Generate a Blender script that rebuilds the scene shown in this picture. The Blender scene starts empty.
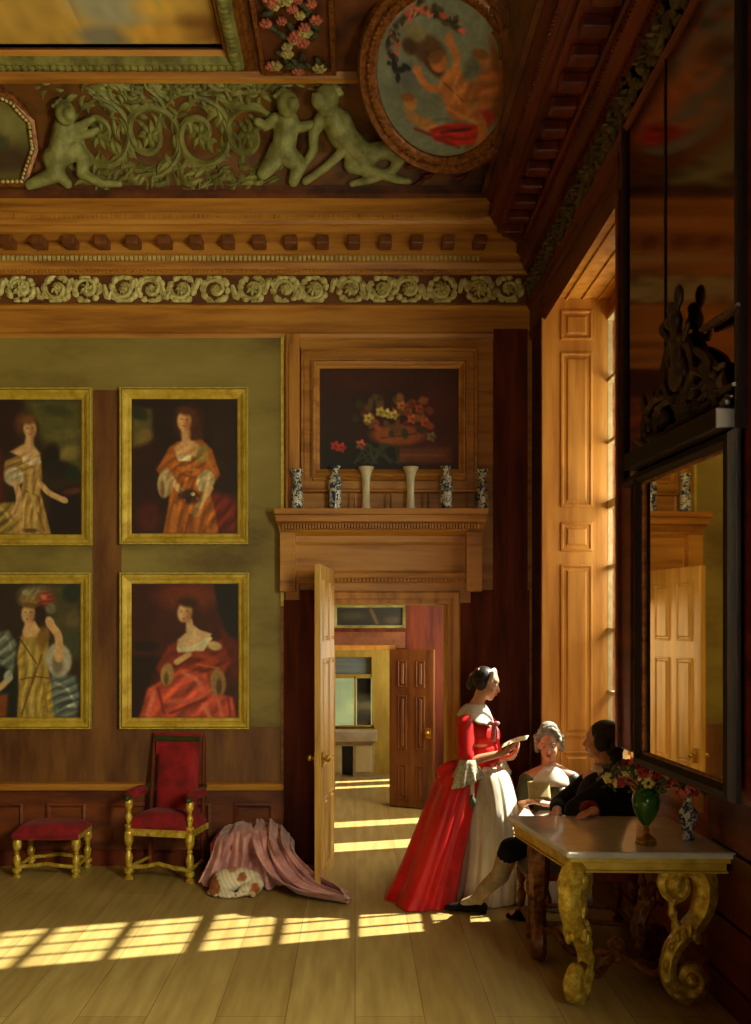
import bpy, math, random
import numpy as np
from mathutils import Vector, Matrix, Euler, Quaternion
random.seed(7); RNG = np.random.RandomState(5)
C = bpy.context.scene.collection
PI = math.pi
# ---- measuring helpers: a point seen at (px,py) of the 751x1024 frame at distance Y from the camera
F = 950.0; CX = 355.0; CY = 625.0; H = 1.92
def X(px, Y): return (px-CX)*Y/F
def Z(py, Y): return H-(py-CY)*Y/F
YB = 7.63; W = 1.42; WR = 1.90       # back wall, pier face, recessed wall face

# ---------------------------------------------------------------- mesh builder
class MB:
    def __init__(s): s.v = []; s.f = []
    def add(s, vs, fs):
        o = len(s.v); s.v += [tuple(v) for v in vs]; s.f += [tuple(i+o for i in f) for f in fs]; return s
    def box(s, x0, x1, y0, y1, z0, z1):
        vs = [(x, y, z) for x in (x0, x1) for y in (y0, y1) for z in (z0, z1)]
        return s.add(vs, [(0,1,3,2),(4,6,7,5),(0,4,5,1),(2,3,7,6),(0,2,6,4),(1,5,7,3)])
    def grid(s, rows, closed=False, caps=False):
        n = len(rows[0]); o = len(s.v)
        for r in rows: s.v += [tuple(p) for p in r]
        m = n if closed else n-1
        for i in range(len(rows)-1):
            for j in range(m):
                k = (j+1) % n
                s.f.append((o+i*n+j, o+i*n+k, o+(i+1)*n+k, o+(i+1)*n+j))
        if caps:
            s.f.append(tuple(o+j for j in range(n-1, -1, -1)))
            s.f.append(tuple(o+(len(rows)-1)*n+j for j in range(n)))
        return s
    def tube(s, pts, r, n=8, closed=False, sq=1.0, up=None, fl=0):
        pts = [Vector(p) for p in pts]; m = len(pts)
        rs = [r(i/(m-1)) if callable(r) else (r[i] if isinstance(r, (list, tuple)) else r) for i in range(m)]
        rows = []; nrm = None
        for i, p in enumerate(pts):
            a = pts[(i-1) % m] if (closed or i > 0) else p
            b = pts[(i+1) % m] if (closed or i < m-1) else p
            t = (b-a)
            if t.length < 1e-9: t = Vector((0, 0, 1))
            t.normalize()
            if up is not None: nrm = Vector(up)
            elif nrm is None:
                nrm = Vector((0, 0, 1)) if abs(t.z) < .9 else Vector((1, 0, 0))
            q = nrm - t*nrm.dot(t)
            if q.length < 1e-6: q = t.orthogonal()
            nrm = q.normalized(); bn = t.cross(nrm)
            rows.append([p+(nrm*math.cos(2*PI*k/n)*sq+bn*math.sin(2*PI*k/n))*rs[i]*(1+fl*(math.cos(n/4*2*PI*k/n)+.5*math.sin(i*1.1))) for k in range(n)])
        if closed: rows.append(rows[0]); return s.grid(rows, True)
        return s.grid(rows, True, True)
    def lathe(s, prof, c=(0,0,0), n=24, wob=None):
        rows = []
        for r, z in prof:
            rows.append([(c[0]+max(r, 1e-4)*math.cos(2*PI*k/n)*(wob(k/n, z) if wob else 1), c[1]+max(r, 1e-4)*math.sin(2*PI*k/n)*(wob(k/n, z) if wob else 1), c[2]+z) for k in range(n)])
        return s.grid(rows, True, True)
    def ell(s, c, r, rot=None, n=14, m=9):
        if not hasattr(r, '__len__'): r = (r, r, r)
        R = Euler(rot).to_matrix() if rot is not None and not isinstance(rot, Matrix) else (rot if rot is not None else Matrix.Identity(3))
        c = Vector(c); rows = []
        for i in range(m+1):
            t = -PI/2+PI*i/m; ct = max(math.cos(t), 1e-3)
            rows.append([c+R@Vector((r[0]*ct*math.cos(2*PI*k/n), r[1]*ct*math.sin(2*PI*k/n), r[2]*math.sin(t))) for k in range(n)])
        return s.grid(rows, True, True)
    def cap(s, a, ra, b, rb, n=12):          # tapered capsule
        a = Vector(a); b = Vector(b); d = b-a; L = d.length
        if L < 1e-6: return s.ell(a, ra)
        pts = []; rr = []
        for i in range(5):
            t = -PI/2+PI/2*i/4; pts.append(a+d/L*ra*math.sin(t)); rr.append(max(ra*math.cos(t), 1e-4))
        for i in range(5):
            t = PI/2*i/4; pts.append(b+d/L*rb*math.sin(t)); rr.append(max(rb*math.cos(t), 1e-4))
        return s.tube(pts, rr, n)
    def chain(s, pts, rs, n=12):
        for i in range(len(pts)-1): s.cap(pts[i], rs[i], pts[i+1], rs[i+1], n)
        return s
    def prism(s, poly, y0, y1):              # poly in (x,z)
        n = len(poly); vs = [(x, y0, z) for x, z in poly]+[(x, y1, z) for x, z in poly]
        fs = [tuple(range(n)), tuple(range(2*n-1, n-1, -1))]+[(i, i+n, (i+1) % n+n, (i+1) % n) for i in range(n)]
        return s.add(vs, fs)
    def ring(s, u0, u1, v0, v1, prof, fn):   # mitred rectangular moulding; prof = (outward, height) points
        rows = []
        for d, h in prof:
            rows.append([fn(u0-d, v0-d, h), fn(u1+d, v0-d, h), fn(u1+d, v1+d, h), fn(u0-d, v1+d, h)])
        return s.grid(rows, True)
    def map(s, fn): s.v = [tuple(fn(*p)) for p in s.v]; return s
    def xf(s, M): s.v = [tuple(M@Vector(p)) for p in s.v]; return s
    def mesh(s, name):
        me = bpy.data.meshes.new(name); me.from_pydata(s.v, [], s.f); me.update(); return me
    def build(s, name, m, parent=None, smooth=True, off=None, bevel=0, local=False, sub=0, solid=0, ang=40):
        v = s.v
        if parent is not None and not local:
            L = root_loc(parent); v = [(a-L[0], b-L[1], c-L[2]) for a, b, c in v]
        me = bpy.data.meshes.new(name); me.from_pydata(v, [], s.f); me.update()
        fixn(me)
        if smooth:
            me.polygons.foreach_set('use_smooth', [True]*len(me.polygons))
            try: me.set_sharp_from_angle(angle=math.radians(ang))
            except Exception: pass
        o = bpy.data.objects.new(name, me); C.objects.link(o)
        if m: me.materials.append(m)
        if parent is not None: o.parent = parent
        if solid:
            k = o.modifiers.new('s', 'SOLIDIFY'); k.thickness = solid; k.offset = 0
        if bevel:
            k = o.modifiers.new('b', 'BEVEL'); k.width = bevel; k.segments = 2; k.limit_method = 'ANGLE'
        if sub:
            k = o.modifiers.new('u', 'SUBSURF'); k.levels = sub; k.render_levels = sub
        return o
def fixn(me):
    import bmesh
    b = bmesh.new(); b.from_mesh(me); bmesh.ops.recalc_face_normals(b, faces=b.faces); b.to_mesh(me); b.free()
def root_loc(o):
    L = Vector((0, 0, 0))
    while o is not None: L = L+o.location; o = o.parent
    return L
def thing(name, label, cat, loc=(0,0,0), rotz=0, group=None):
    o = bpy.data.objects.new(name, None); C.objects.link(o); o.empty_display_size = .1
    o.location = loc; o.rotation_euler = (0, 0, rotz); o['label'] = label; o['category'] = cat
    if group: o['group'] = group
    return o
def tag(o, label, cat, group=None, kind=None):
    o['label'] = label; o['category'] = cat
    if group: o['group'] = group
    if kind: o['kind'] = kind
    return o
def struct(o): o['kind'] = 'structure'; return o
def dup(root, loc=None, rotz=None, label=None):
    def rec(o, par):
        c = o.copy(); C.objects.link(c); c.parent = par
        for ch in [k for k in C.objects if k.parent == o]: rec(ch, c)
        return c
    r = rec(root, None)
    if loc is not None: r.location = loc
    if rotz is not None: r.rotation_euler = (0, 0, rotz)
    if label: r['label'] = label
    return r
def blob(mb, name, m, parent, voxel=.008, smooth=4, paint=None, dec=None):
    """union of overlapping solids as one continuous skin"""
    o = mb.build('tmp', None, None, smooth=False)
    k = o.modifiers.new('r', 'REMESH'); k.mode = 'VOXEL'; k.voxel_size = voxel
    if smooth: q = o.modifiers.new('s', 'SMOOTH'); q.iterations = smooth; q.factor = .5
    bpy.context.view_layer.update()
    dg = bpy.context.evaluated_depsgraph_get()
    me = bpy.data.meshes.new_from_object(o.evaluated_get(dg)); bpy.data.objects.remove(o)
    L = root_loc(parent) if parent is not None else Vector((0,0,0))
    if paint:
        at = me.color_attributes.new('Col', 'FLOAT_COLOR', 'POINT')
        at.data.foreach_set('color', [c for v in me.vertices for c in (*lin(paint(v.co)), 1)])
    me.transform(Matrix.Translation(-L))
    me.polygons.foreach_set('use_smooth', [True]*len(me.polygons))
    me.name = name; me.materials.clear(); me.materials.append(m)
    o = bpy.data.objects.new(name, me); C.objects.link(o)
    if parent is not None: o.parent = parent
    return o
def cr(pts, n):                                # Catmull-Rom through tuples
    pts = [np.array(p, float) for p in pts]; m = len(pts); out = []
    for i in range(n):
        t = i/(n-1)*(m-1); k = min(int(t), m-2); u = t-k
        p0 = pts[k-1] if k > 0 else 2*pts[0]-pts[1]; p1 = pts[k]; p2 = pts[k+1]
        p3 = pts[k+2] if k+2 < m else 2*pts[-1]-pts[-2]
        out.append(tuple(.5*((2*p1)+(-p0+p2)*u+(2*p0-5*p1+4*p2-p3)*u*u+(-p0+3*p1-3*p2+p3)*u**3)))
    return out
def loft(mb, rows, nu, nv, disp=None):         # rows of points -> smooth sheet
    R = [cr(r, nu) for r in rows]; cols = [cr([r[j] for r in R], nv) for j in range(nu)]
    out = [[Vector(cols[j][i]) for j in range(nu)] for i in range(nv)]
    if disp: out = [[disp(p, j/(nu-1), i/(nv-1)) for j, p in enumerate(r)] for i, r in enumerate(out)]
    return mb.grid(out)
def skirt(mb, secs, amp, k=11, n=120, nv=26, seed=0, top_cap=False):
    """secs = (z,cx,cy,rx,ry) from waist to hem; gathered folds growing to the hem"""
    r = random.Random(seed); ph = [r.uniform(0, 6.28) for _ in range(4)]
    S = cr(secs, nv); rows = []
    for i, (z, cx, cy, rx, ry) in enumerate(S):
        t = i/(nv-1); row = []
        for j in range(n):
            a = 2*PI*j/n
            f = math.sin(k*a+ph[0]+.8*math.sin(2*a+ph[1]))*.6+.22*math.sin((2*k+3)*a+ph[2]+.5*t)+.35*math.sin(5*a+ph[3])
            q = 1+amp*(.25+.75*t)*f
            row.append((cx+rx*q*math.cos(a), cy+ry*q*math.sin(a), max(z, .004)))
        rows.append(row)
    return mb.grid(rows, True, top_cap)

# ---------------------------------------------------------------- materials
def lin(c): return tuple((x/255/12.92 if x <= 10.3 else ((x/255+.055)/1.055)**2.4) for x in c)
def newmat(name):
    m = bpy.data.materials.new(name); m.use_nodes = True; nt = m.node_tree
    return m, nt, nt.nodes['Principled BSDF']
def node(nt, t, **k):
    n = nt.nodes.new(t)
    for a, b in k.items(): setattr(n, a, b)
    return n
def ramp(nt, stops):
    r = nt.nodes.new('ShaderNodeValToRGB'); e = r.color_ramp.elements
    e[0].position = stops[0][0]; e[0].color = (*lin(stops[0][1]), 1)
    e[1].position = stops[-1][0]; e[1].color = (*lin(stops[-1][1]), 1)
    for p, c in stops[1:-1]: q = e.new(p); q.color = (*lin(c), 1)
    return r
def M(name, c1, c2=None, scale=(6, 6, 6), rough=.5, metal=0, bump=0, detail=4, lo=.35, hi=.65, c3=None, sheen=0, emit=None, coat=0, spec=None):
    m, nt, b = newmat(name)
    b.inputs['Roughness'].default_value = rough; b.inputs['Metallic'].default_value = metal
    if spec is not None: b.inputs['Specular IOR Level'].default_value = spec
    if coat: b.inputs['Coat Weight'].default_value = coat; b.inputs['Coat Roughness'].default_value = .2
    if sheen: b.inputs['Sheen Weight'].default_value = sheen
    tc = node(nt, 'ShaderNodeTexCoord'); mp = node(nt, 'ShaderNodeMapping'); mp.inputs['Scale'].default_value = scale
    nt.links.new(tc.outputs['Object'], mp.inputs['Vector'])
    nz = node(nt, 'ShaderNodeTexNoise'); nz.inputs['Scale'].default_value = 1; nz.inputs['Detail'].default_value = detail; nz.inputs['Roughness'].default_value = .6
    nt.links.new(mp.outputs['Vector'], nz.inputs['Vector'])
    if c2 is None: c2 = tuple(x*.8 for x in c1)
    st = [(lo, c2), (hi, c1)] if c3 is None else [(lo, c2), ((lo+hi)/2, c1), (hi, c3)]
    rp = ramp(nt, st); nt.links.new(nz.outputs['Fac'], rp.inputs['Fac']); nt.links.new(rp.outputs['Color'], b.inputs['Base Color'])
    if bump:
        bp = node(nt, 'ShaderNodeBump'); bp.inputs['Strength'].default_value = bump; bp.inputs['Distance'].default_value = .01
        nt.links.new(nz.outputs['Fac'], bp.inputs['Height']); nt.links.new(bp.outputs['Normal'], b.inputs['Normal'])
    return m
def attr_mat(name, rough=.6, bump=.15, scale=300):
    m, nt, b = newmat(name); a = node(nt, 'ShaderNodeAttribute', attribute_name='Col')
    nt.links.new(a.outputs['Color'], b.inputs['Base Color']); b.inputs['Roughness'].default_value = rough
    tc = node(nt, 'ShaderNodeTexCoord'); nz = node(nt, 'ShaderNodeTexNoise'); nz.inputs['Scale'].default_value = scale
    nt.links.new(tc.outputs['Object'], nz.inputs['Vector'])
    bp = node(nt, 'ShaderNodeBump'); bp.inputs['Strength'].default_value = bump; bp.inputs['Distance'].default_value = .003
    nt.links.new(nz.outputs['Fac'], bp.inputs['Height']); nt.links.new(bp.outputs['Normal'], b.inputs['Normal'])
    return m
# woods: stretched along the grain
oakV = M('oak_vertical', (182,124,46), (148,94,30), (12,12,1.0), .45, bump=.05, c3=(196,140,58))
oakH = M('oak_horizontal', (180,122,44), (146,92,30), (1.0,12,12), .45, bump=.05, c3=(194,138,56))
oakS = M('oak_side', (168,88,34), (112,50,18), (14,1.3,14), .42, bump=.08, c3=(188,106,44))
redV = M('red_wood_vertical', (114,50,20), (72,26,11), (10,10,1.2), .6, bump=.05, spec=.2)
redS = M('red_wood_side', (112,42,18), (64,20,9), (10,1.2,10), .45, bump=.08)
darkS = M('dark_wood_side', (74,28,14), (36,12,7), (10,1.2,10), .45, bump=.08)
shut = M('lit_reveal_oak', (204,140,52), (182,118,38), (10,10,.9), .45, bump=.04, c3=(214,152,62))  # wall oak in a lighter copy, window brightness put into the colour
olive = M('olive_field', (136,120,54), (102,82,32), (1.1,1.1,2.6), .6, bump=.05, detail=7, lo=.32, hi=.7, c3=(150,134,66))
brownfield = M('brown_field', (128,84,32), (86,46,16), (7,7,1.4), .55, bump=.05, detail=6)
dado = M('dado_wood', (136,70,24), (84,34,12), (2,6,7), .5, bump=.06, detail=6)
gold = M('gilt', (206,176,62), (182,148,44), (9,9,9), .42, .3, bump=.08, c3=(222,196,84))
goldlit = M('bright_gilt', (236,220,110), (200,176,60), (20,20,20), .3, .35, bump=.1)
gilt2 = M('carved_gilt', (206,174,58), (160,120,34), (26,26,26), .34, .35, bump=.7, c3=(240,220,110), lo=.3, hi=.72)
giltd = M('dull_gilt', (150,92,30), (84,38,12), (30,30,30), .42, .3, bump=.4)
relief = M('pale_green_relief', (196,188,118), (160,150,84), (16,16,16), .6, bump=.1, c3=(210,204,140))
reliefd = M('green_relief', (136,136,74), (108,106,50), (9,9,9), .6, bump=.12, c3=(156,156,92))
shaded = M('shaded_relief', (92,76,34), (60,46,18), (12,12,12), .6, bump=.12)  # darker copy of the relief, right wall's shade put into the colour
oakD = M('oak_dark', (128,74,30), (96,50,20), (8,8,8), .5)
reliefc = M('cove_scroll_green', (122,120,56), (92,86,36), (7,7,7), .6, bump=.12, c3=(142,140,72))
covebg = M('cove_ground', (112,72,28), (76,44,16), (5,5,5), .6, bump=.1, detail=6, c3=(130,76,28))
frz = M('frieze_ground', (112,64,24), (80,40,14), (6,6,6), .6)
ceilm = M('ceiling_brown', (92,46,18), (54,24,10), (3,3,3), .6, bump=.1, detail=6, c3=(112,64,24))
redvel = M('red_velvet', (160,14,22), (110,8,16), (9,9,9), .8, sheen=.06, bump=.1)
darkgreen = M('dark_green_gilt', (70,72,32), (40,40,18), (20,20,20), .5)
redsilk = M('scarlet_silk', (204,22,20), (160,10,12), (5,5,3), .46, sheen=.03, bump=.05, c3=(218,34,26), spec=.3)
whitesilk = M('white_satin', (212,200,170), (182,168,134), (6,6,2), .45, sheen=.3, c3=(226,218,196))
lace = M('lace', (206,196,160), (140,132,104), (60,60,60), .8, bump=.4)
pinkcl = M('pink_silk', (202,140,136), (150,96,92), (6,6,6), .5, sheen=.3, bump=.05, c3=(216,166,158))
skin = M('skin', (222,164,124), (206,140,100), (12,12,12), .5)
hairb = M('brown_hair', (44,24,14), (20,10,6), (40,40,8), .45, bump=.5)
hairg = M('grey_powdered_hair', (168,166,146), (122,120,104), (40,40,40), .7, bump=.6)
hairk = M('black_hair', (30,18,14), (10,6,6), (40,40,40), .5, bump=.6)
blackcl = M('black_velvet', (15,13,11), (8,7,6), (10,10,10), .8, spec=.2)
coatm = M('dark_coat', (22,20,14), (10,10,7), (8,8,8), .8, sheen=.0, c3=(30,28,18), spec=.2)
greencl = M('green_satin', (84,88,52), (52,56,30), (9,9,9), .5, sheen=.2)
stocking = M('pale_stocking', (190,172,130), (162,142,102), (20,20,20), .7)
marble = M('grey_marble', (222,224,214), (186,188,174), (4,4,4), .12, detail=8, lo=.3, hi=.7, coat=.3)
paper = M('letter_paper', (236,226,180), (214,202,150), (20,20,20), .7)
iron = M('dark_iron', (26,20,14), (14,10,8), (20,20,20), .5, .3)
mframe = M('dark_mirror_frame', (34,20,10), (16,9,5), (20,20,4), .6, bump=.2, spec=.25)
crestm = M('crest_bronze', (66,38,16), (22,12,7), (30,30,30), .45, .2, bump=.4)
whitep = M('window_paint', (206,190,140), (180,162,110), (10,10,10), .5)
paintm = attr_mat('oil_paint'); furm = attr_mat('dog_coat', .8, .6, 160); darkpaint = attr_mat('ceiling_paint', .7)
brassm = M('brass', (210,170,60), (150,110,30), (30,30,30), .3, .8)
plaster = M('pale_plaster', (196,182,132), (176,160,110), (3,3,3), .7)
yellowp = M('yellow_panel', (186,158,60), (160,128,40), (8,8,2), .6)
greyp = M('grey_stone', (176,160,132), (150,134,106), (6,6,6), .6)
leafm = M('leaf_green', (60,84,30), (26,42,14), (30,30,30), .6)
stemm = M('stem_green', (70,90,40), (40,56,22), (30,30,30), .6)
def petal(name, a, b): return M(name, a, b, (40,40,40), .6)
pred = petal('red_petal', (176,30,34), (120,14,22)); ppink = petal('pink_petal', (224,120,104), (190,70,70)); pcream = petal('cream_petal', (220,204,120), (190,168,80)); pwhite = petal('white_petal', (206,200,180), (170,160,140))
def glassm(name, col, rough=.05, trans=.85, ior=1.45):
    m, nt, b = newmat(name); b.inputs['Base Color'].default_value = (*lin(col), 1); b.inputs['Roughness'].default_value = rough
    b.inputs['Transmission Weight'].default_value = trans; b.inputs['IOR'].default_value = ior; return m
greeng = glassm('green_glass', (58,104,40), .1, .35)
def pane_mat():
    m = bpy.data.materials.new('window_glass'); m.use_nodes = True; nt = m.node_tree; nt.nodes.clear()
    o = node(nt, 'ShaderNodeOutputMaterial'); mx = node(nt, 'ShaderNodeMixShader'); t = node(nt, 'ShaderNodeBsdfTransparent'); g = node(nt, 'ShaderNodeBsdfGlossy')
    t.inputs['Color'].default_value = (.95, .95, .92, 1); g.inputs['Roughness'].default_value = .05; mx.inputs['Fac'].default_value = .05
    nt.links.new(t.outputs[0], mx.inputs[1]); nt.links.new(g.outputs[0], mx.inputs[2]); nt.links.new(mx.outputs[0], o.inputs['Surface']); return m
pane = pane_mat()
def mirror_mat(name, col, rough=.03):
    m, nt, b = newmat(name); b.inputs['Base Color'].default_value = (*lin(col), 1); b.inputs['Metallic'].default_value = 1; b.inputs['Roughness'].default_value = rough; return m
def delft_mat():
    m, nt, b = newmat('blue_white_porcelain'); b.inputs['Roughness'].default_value = .15
    tc = node(nt, 'ShaderNodeTexCoord'); nz = node(nt, 'ShaderNodeTexNoise'); nz.inputs['Scale'].default_value = 34; nz.inputs['Detail'].default_value = 2; nz.inputs['Distortion'].default_value = 1.2
    nt.links.new(tc.outputs['Object'], nz.inputs['Vector'])
    rp = ramp(nt, [(.44, (210,206,178)), (.5, (120,128,130)), (.58, (44,54,88))]); nt.links.new(nz.outputs['Fac'], rp.inputs['Fac']); nt.links.new(rp.outputs['Color'], b.inputs['Base Color']); return m
delft = delft_mat(); porc = M('white_porcelain', (222,214,176), (190,180,140), (20,20,6), .15)
def floor_mat(name, c1, c2, c3, bw=.34):
    m, nt, b = newmat(name); b.inputs['Roughness'].default_value = .5; b.inputs['Specular IOR Level'].default_value = .3
    tc = node(nt, 'ShaderNodeTexCoord'); mp = node(nt, 'ShaderNodeMapping'); mp.inputs['Rotation'].default_value = (0, 0, PI/2)
    nt.links.new(tc.outputs['Object'], mp.inputs['Vector'])
    br = node(nt, 'ShaderNodeTexBrick'); br.inputs['Scale'].default_value = 1; br.inputs['Brick Width'].default_value = 3.4; br.inputs['Row Height'].default_value = bw
    br.inputs['Mortar Size'].default_value = .003; br.inputs['Mortar Smooth'].default_value = .3; br.offset = .37
    br.inputs['Color1'].default_value = (*lin(c1), 1); br.inputs['Color2'].default_value = (*lin(c2), 1); br.inputs['Mortar'].default_value = (*lin(c3), 1)
    nt.links.new(mp.outputs['Vector'], br.inputs['Vector'])
    m2 = node(nt, 'ShaderNodeMapping'); m2.inputs['Scale'].default_value = (16, 1.6, 1); nt.links.new(tc.outputs['Object'], m2.inputs['Vector'])
    nz = node(nt, 'ShaderNodeTexNoise'); nz.inputs['Scale'].default_value = 1; nz.inputs['Detail'].default_value = 6; nt.links.new(m2.outputs['Vector'], nz.inputs['Vector'])
    rp = ramp(nt, [(.3, (214,206,194)), (.7, (255,255,255))]); nt.links.new(nz.outputs['Fac'], rp.inputs['Fac'])
    mx = node(nt, 'ShaderNodeMix', data_type='RGBA', blend_type='MULTIPLY'); mx.inputs['Factor'].default_value = 1
    nt.links.new(br.outputs['Color'], mx.inputs[6]); nt.links.new(rp.outputs['Color'], mx.inputs[7]); nt.links.new(mx.outputs[2], b.inputs['Base Color']); return m
floorm = floor_mat('floor_boards', (178,156,94), (166,142,82), (128,104,56))

# ---------------------------------------------------------------- a small brush for the painted pictures hanging in the room
def paint(px, py, bg, shapes, noise=.16, seed=1, cell=9):
    px = np.asarray(px, float); py = np.asarray(py, float); col = np.ones(px.shape+(3,))*np.array(bg, float)
    for s in shapes:
        k = s[0]
        if k == 'f':                         # brushed folds: ('f', cx, cy, rx, ry, angle, wavelength, amount)
            _, cx, cy, rx, ry, an, wl, am = s; a = math.radians(an)
            m = np.clip(1.3-np.hypot((px-cx)/rx, (py-cy)/ry), 0, 1)
            q = ((px-cx)*math.cos(a)+(py-cy)*math.sin(a)); r_ = ((py-cy)*math.cos(a)-(px-cx)*math.sin(a))
            w_ = np.sin(2*PI*q/wl+1.6*np.sin(r_/wl*1.1)+.9*np.sin(r_/wl*.37+1))
            col = col*(1+am*m*(w_+.35*np.sin(4.1*PI*q/wl+r_/wl)))[..., None]; continue
        if k == 'e':
            _, cx, cy, rx, ry, rot, c = s[:7]; soft = s[7] if len(s) > 7 else .15
            a = math.radians(rot); dx = px-cx; dy = py-cy; u = (dx*math.cos(a)+dy*math.sin(a))/rx; v = (-dx*math.sin(a)+dy*math.cos(a))/ry
            al = np.clip((1-np.sqrt(u*u+v*v))/soft+.5, 0, 1)
        else:
            pts = s[1]; w = s[2] if k == 's' else 0; c = s[3] if k == 's' else s[2]; soft = (s[4] if len(s) > 4 else 5) if k == 's' else (s[3] if len(s) > 3 else 5)
            if k == 's' and len(pts) > 2: pts = cr(pts, len(pts)*4)
            n = len(pts); dm = np.full(px.shape, 1e9); ins = np.zeros(px.shape, bool)
            for i in range(n if k == 'p' else n-1):
                x0, y0 = pts[i]; x1, y1 = pts[(i+1) % n]; ex = x1-x0; ey = y1-y0
                t = np.clip(((px-x0)*ex+(py-y0)*ey)/(ex*ex+ey*ey+1e-9), 0, 1)
                dm = np.minimum(dm, np.hypot(px-x0-t*ex, py-y0-t*ey))
                if k == 'p' and y0 != y1: ins ^= ((y0 > py) != (y1 > py)) & (px < ex*(py-y0)/ey+x0)
            sd = np.where(ins, -dm, dm) if k == 'p' else dm-w/2
            al = np.clip(.5-sd/soft, 0, 1)
        col = col*(1-al[..., None])+np.array(c, float)*al[..., None]
    r = np.random.RandomState(seed); nz = 0
    for f, a in ((cell*4, .5), (cell, .5)):
        g = r.rand(160, 160); ux = (px/f) % 158; uy = (py/f) % 158; ix = ux.astype(int); iy = uy.astype(int); fx = ux-ix; fy = uy-iy
        nz = nz+a*((g[iy, ix]*(1-fx)+g[iy, ix+1]*fx)*(1-fy)+(g[iy+1, ix]*(1-fx)+g[iy+1, ix+1]*fx)*fy)
    return np.clip(col*(1+noise*2*(nz-.5))[..., None], 0, 255)
def canvas(name, parent, fn, box, nx, ny, bg, shapes, mat=None, **k):
    """fn(u,v)->world point, v runs down; box = x0,x1,y0,y1 of the brush's coordinates"""
    x0, x1, y0, y1 = box; U, V = np.meshgrid(np.linspace(0, 1, nx), np.linspace(0, 1, ny))
    cols = paint(x0+(x1-x0)*U, y0+(y1-y0)*V, bg, shapes, **k)
    mb = MB().grid([[fn(U[i, j], V[i, j]) for j in range(nx)] for i in range(ny)])
    return put_cols(mb.build(name, mat or paintm, parent), cols)
def put_cols(o, cols):
    c = cols.reshape(-1, 3)/255; c = np.where(c <= .04, c/12.92, ((c+.055)/1.055)**2.4)
    at = o.data.color_attributes.new('Col', 'FLOAT_COLOR', 'POINT'); at.data.foreach_set('color', np.hstack([c, np.ones((len(c), 1))]).astype(np.float32).ravel()); return o
# ================================================================ THE SETTING
XL = -5.2; YN = -2.2; T = .25
DX0, DX1, DZ = X(333, YB), X(447, YB), 2.09          # first doorway
Y2 = 10.13; Y3 = 12.25
struct(MB().box(XL, 2.6, YN, 13.5, -.1, 0).build('floor', floorm, smooth=False))
# --- back wall
bw = MB().box(XL, DX0, YB, YB+T, 0, 5.3).box(DX1, 2.4, YB, YB+T, 0, 5.3).box(DX0, DX1, YB, YB+T, DZ, 5.3)
wall_back = struct(bw.build('wall_back', oakH, smooth=False))
def onback(px0, px1, py0, py1, d0, d1, mb=None):
    mb = mb or MB(); return mb.box(X(px0, YB), X(px1, YB), YB-d1, YB-d0, Z(py1, YB), Z(py0, YB))
XS = X(281, YB)
o = struct(MB().box(XL, XS, YB-.02, YB, .63, Z(337, YB)).build('wall_back_field', olive, wall_back, smooth=False))
mb = MB().box(XL, XS, YB-.035, YB-.02, Z(742, YB), Z(727, YB)); 
for a, b in ((94, 122), (-61, -33)): mb.box(X(a, YB), X(b, YB), YB-.03, YB-.02, Z(727, YB), Z(391, YB))
mb.box(X(250, YB), X(270, YB), YB-.026, YB-.02, Z(860, YB), Z(727, YB))
mb.box(XL, XS, YB-.03, YB-.02, .66, Z(728, YB))
mb.build('wall_back_lower_field', brownfield, wall_back, smooth=False)
# dado of fielded panels left of the door
mb = MB().box(XL, X(284, YB), YB-.03, YB, 0, .6)
fb = lambda u, v, h: (u, YB-.03-h, v)
for k in range(9):
    a = X(284, YB)-.5*(k+1)+.04; mb.ring(a+.06, a+.38, .16, .5, [(0, 0), (0, .012), (-.02, .02), (-.035, .005), (-.04, 0)], fb)
mb.build('dado_panelling', dado, wall_back, smooth=False)
mb = MB(); prof = [(0, .60), (.05, .605), (.06, .63), (.045, .645), (.05, .655), (0, .665)]
mb.grid([[(XL, YB-.03-d, z), (X(284, YB), YB-.03-d, z)] for d, z in prof]); mb.build('trim_1', oakH, smooth=False)['kind'] = 'structure'
struct(MB().grid([[(XL, YB-.03-d, z), (X(284, YB), YB-.03-d, z)] for d, z in [(0, 0), (.03, 0), (.03, .1), (.015, .12), (0, .125)]]).build('baseboard_back', redV, smooth=False))
# pilaster strip and gilt edge between the picture field and the door bay
struct(onback(281, 284, 338, 606, 0, .035).build('trim_2', goldlit, smooth=False))
struct(onback(286, 300, 335, 600, 0, .05).box(X(289, YB), X(297, YB), YB-.065, YB-.05, Z(590, YB), Z(345, YB)).build('trim_3', oakV, smooth=False, bevel=.006))
# door bay: dark red flanks the opening, on the left painting in shadow behind the leaf, oak architrave round it, frieze and shelf above
fl = onback(300, 333, 590, 864, 0, .02); onback(284, 300, 600, 864, 0, .035, fl); onback(449, 529, 590, 864, 0, .02, fl); fl.build('door_bay_boards', redV, wall_back, smooth=False)
arch = [(.0, 0), (.0, .03), (.03, .035), (.035, .05), (.07, .055), (.085, .06), (.1, .045), (.105, 0)]
def three_side(x0, x1, z1, prof, y):
    rows = []
    for d, h in prof: rows.append([(x0-d, y-h, 0), (x0-d, y-h, z1+d), (x1+d, y-h, z1+d), (x1+d, y-h, 0)])
    return MB().grid(rows)
A1 = struct(three_side(DX0, DX1, DZ, [(-.0, 0), (0, .03), (.035, .035), (.04, .05), (.085, .055), (.1, .04), (.105, 0)], YB-.02).build('trim_4', oakV, smooth=False))
struct(onback(326, 470, 574, 603, .0, .045).build('trim_5', oakH, smooth=False, bevel=.004))
struct(MB().box(DX0, DX0+.004, YB, YB+T, 0, DZ).box(DX1-.004, DX1, YB, YB+T, 0, DZ).box(DX0, DX1, YB, YB+T, DZ-.004, DZ).build('trim_6', yellowp, smooth=False))
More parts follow.
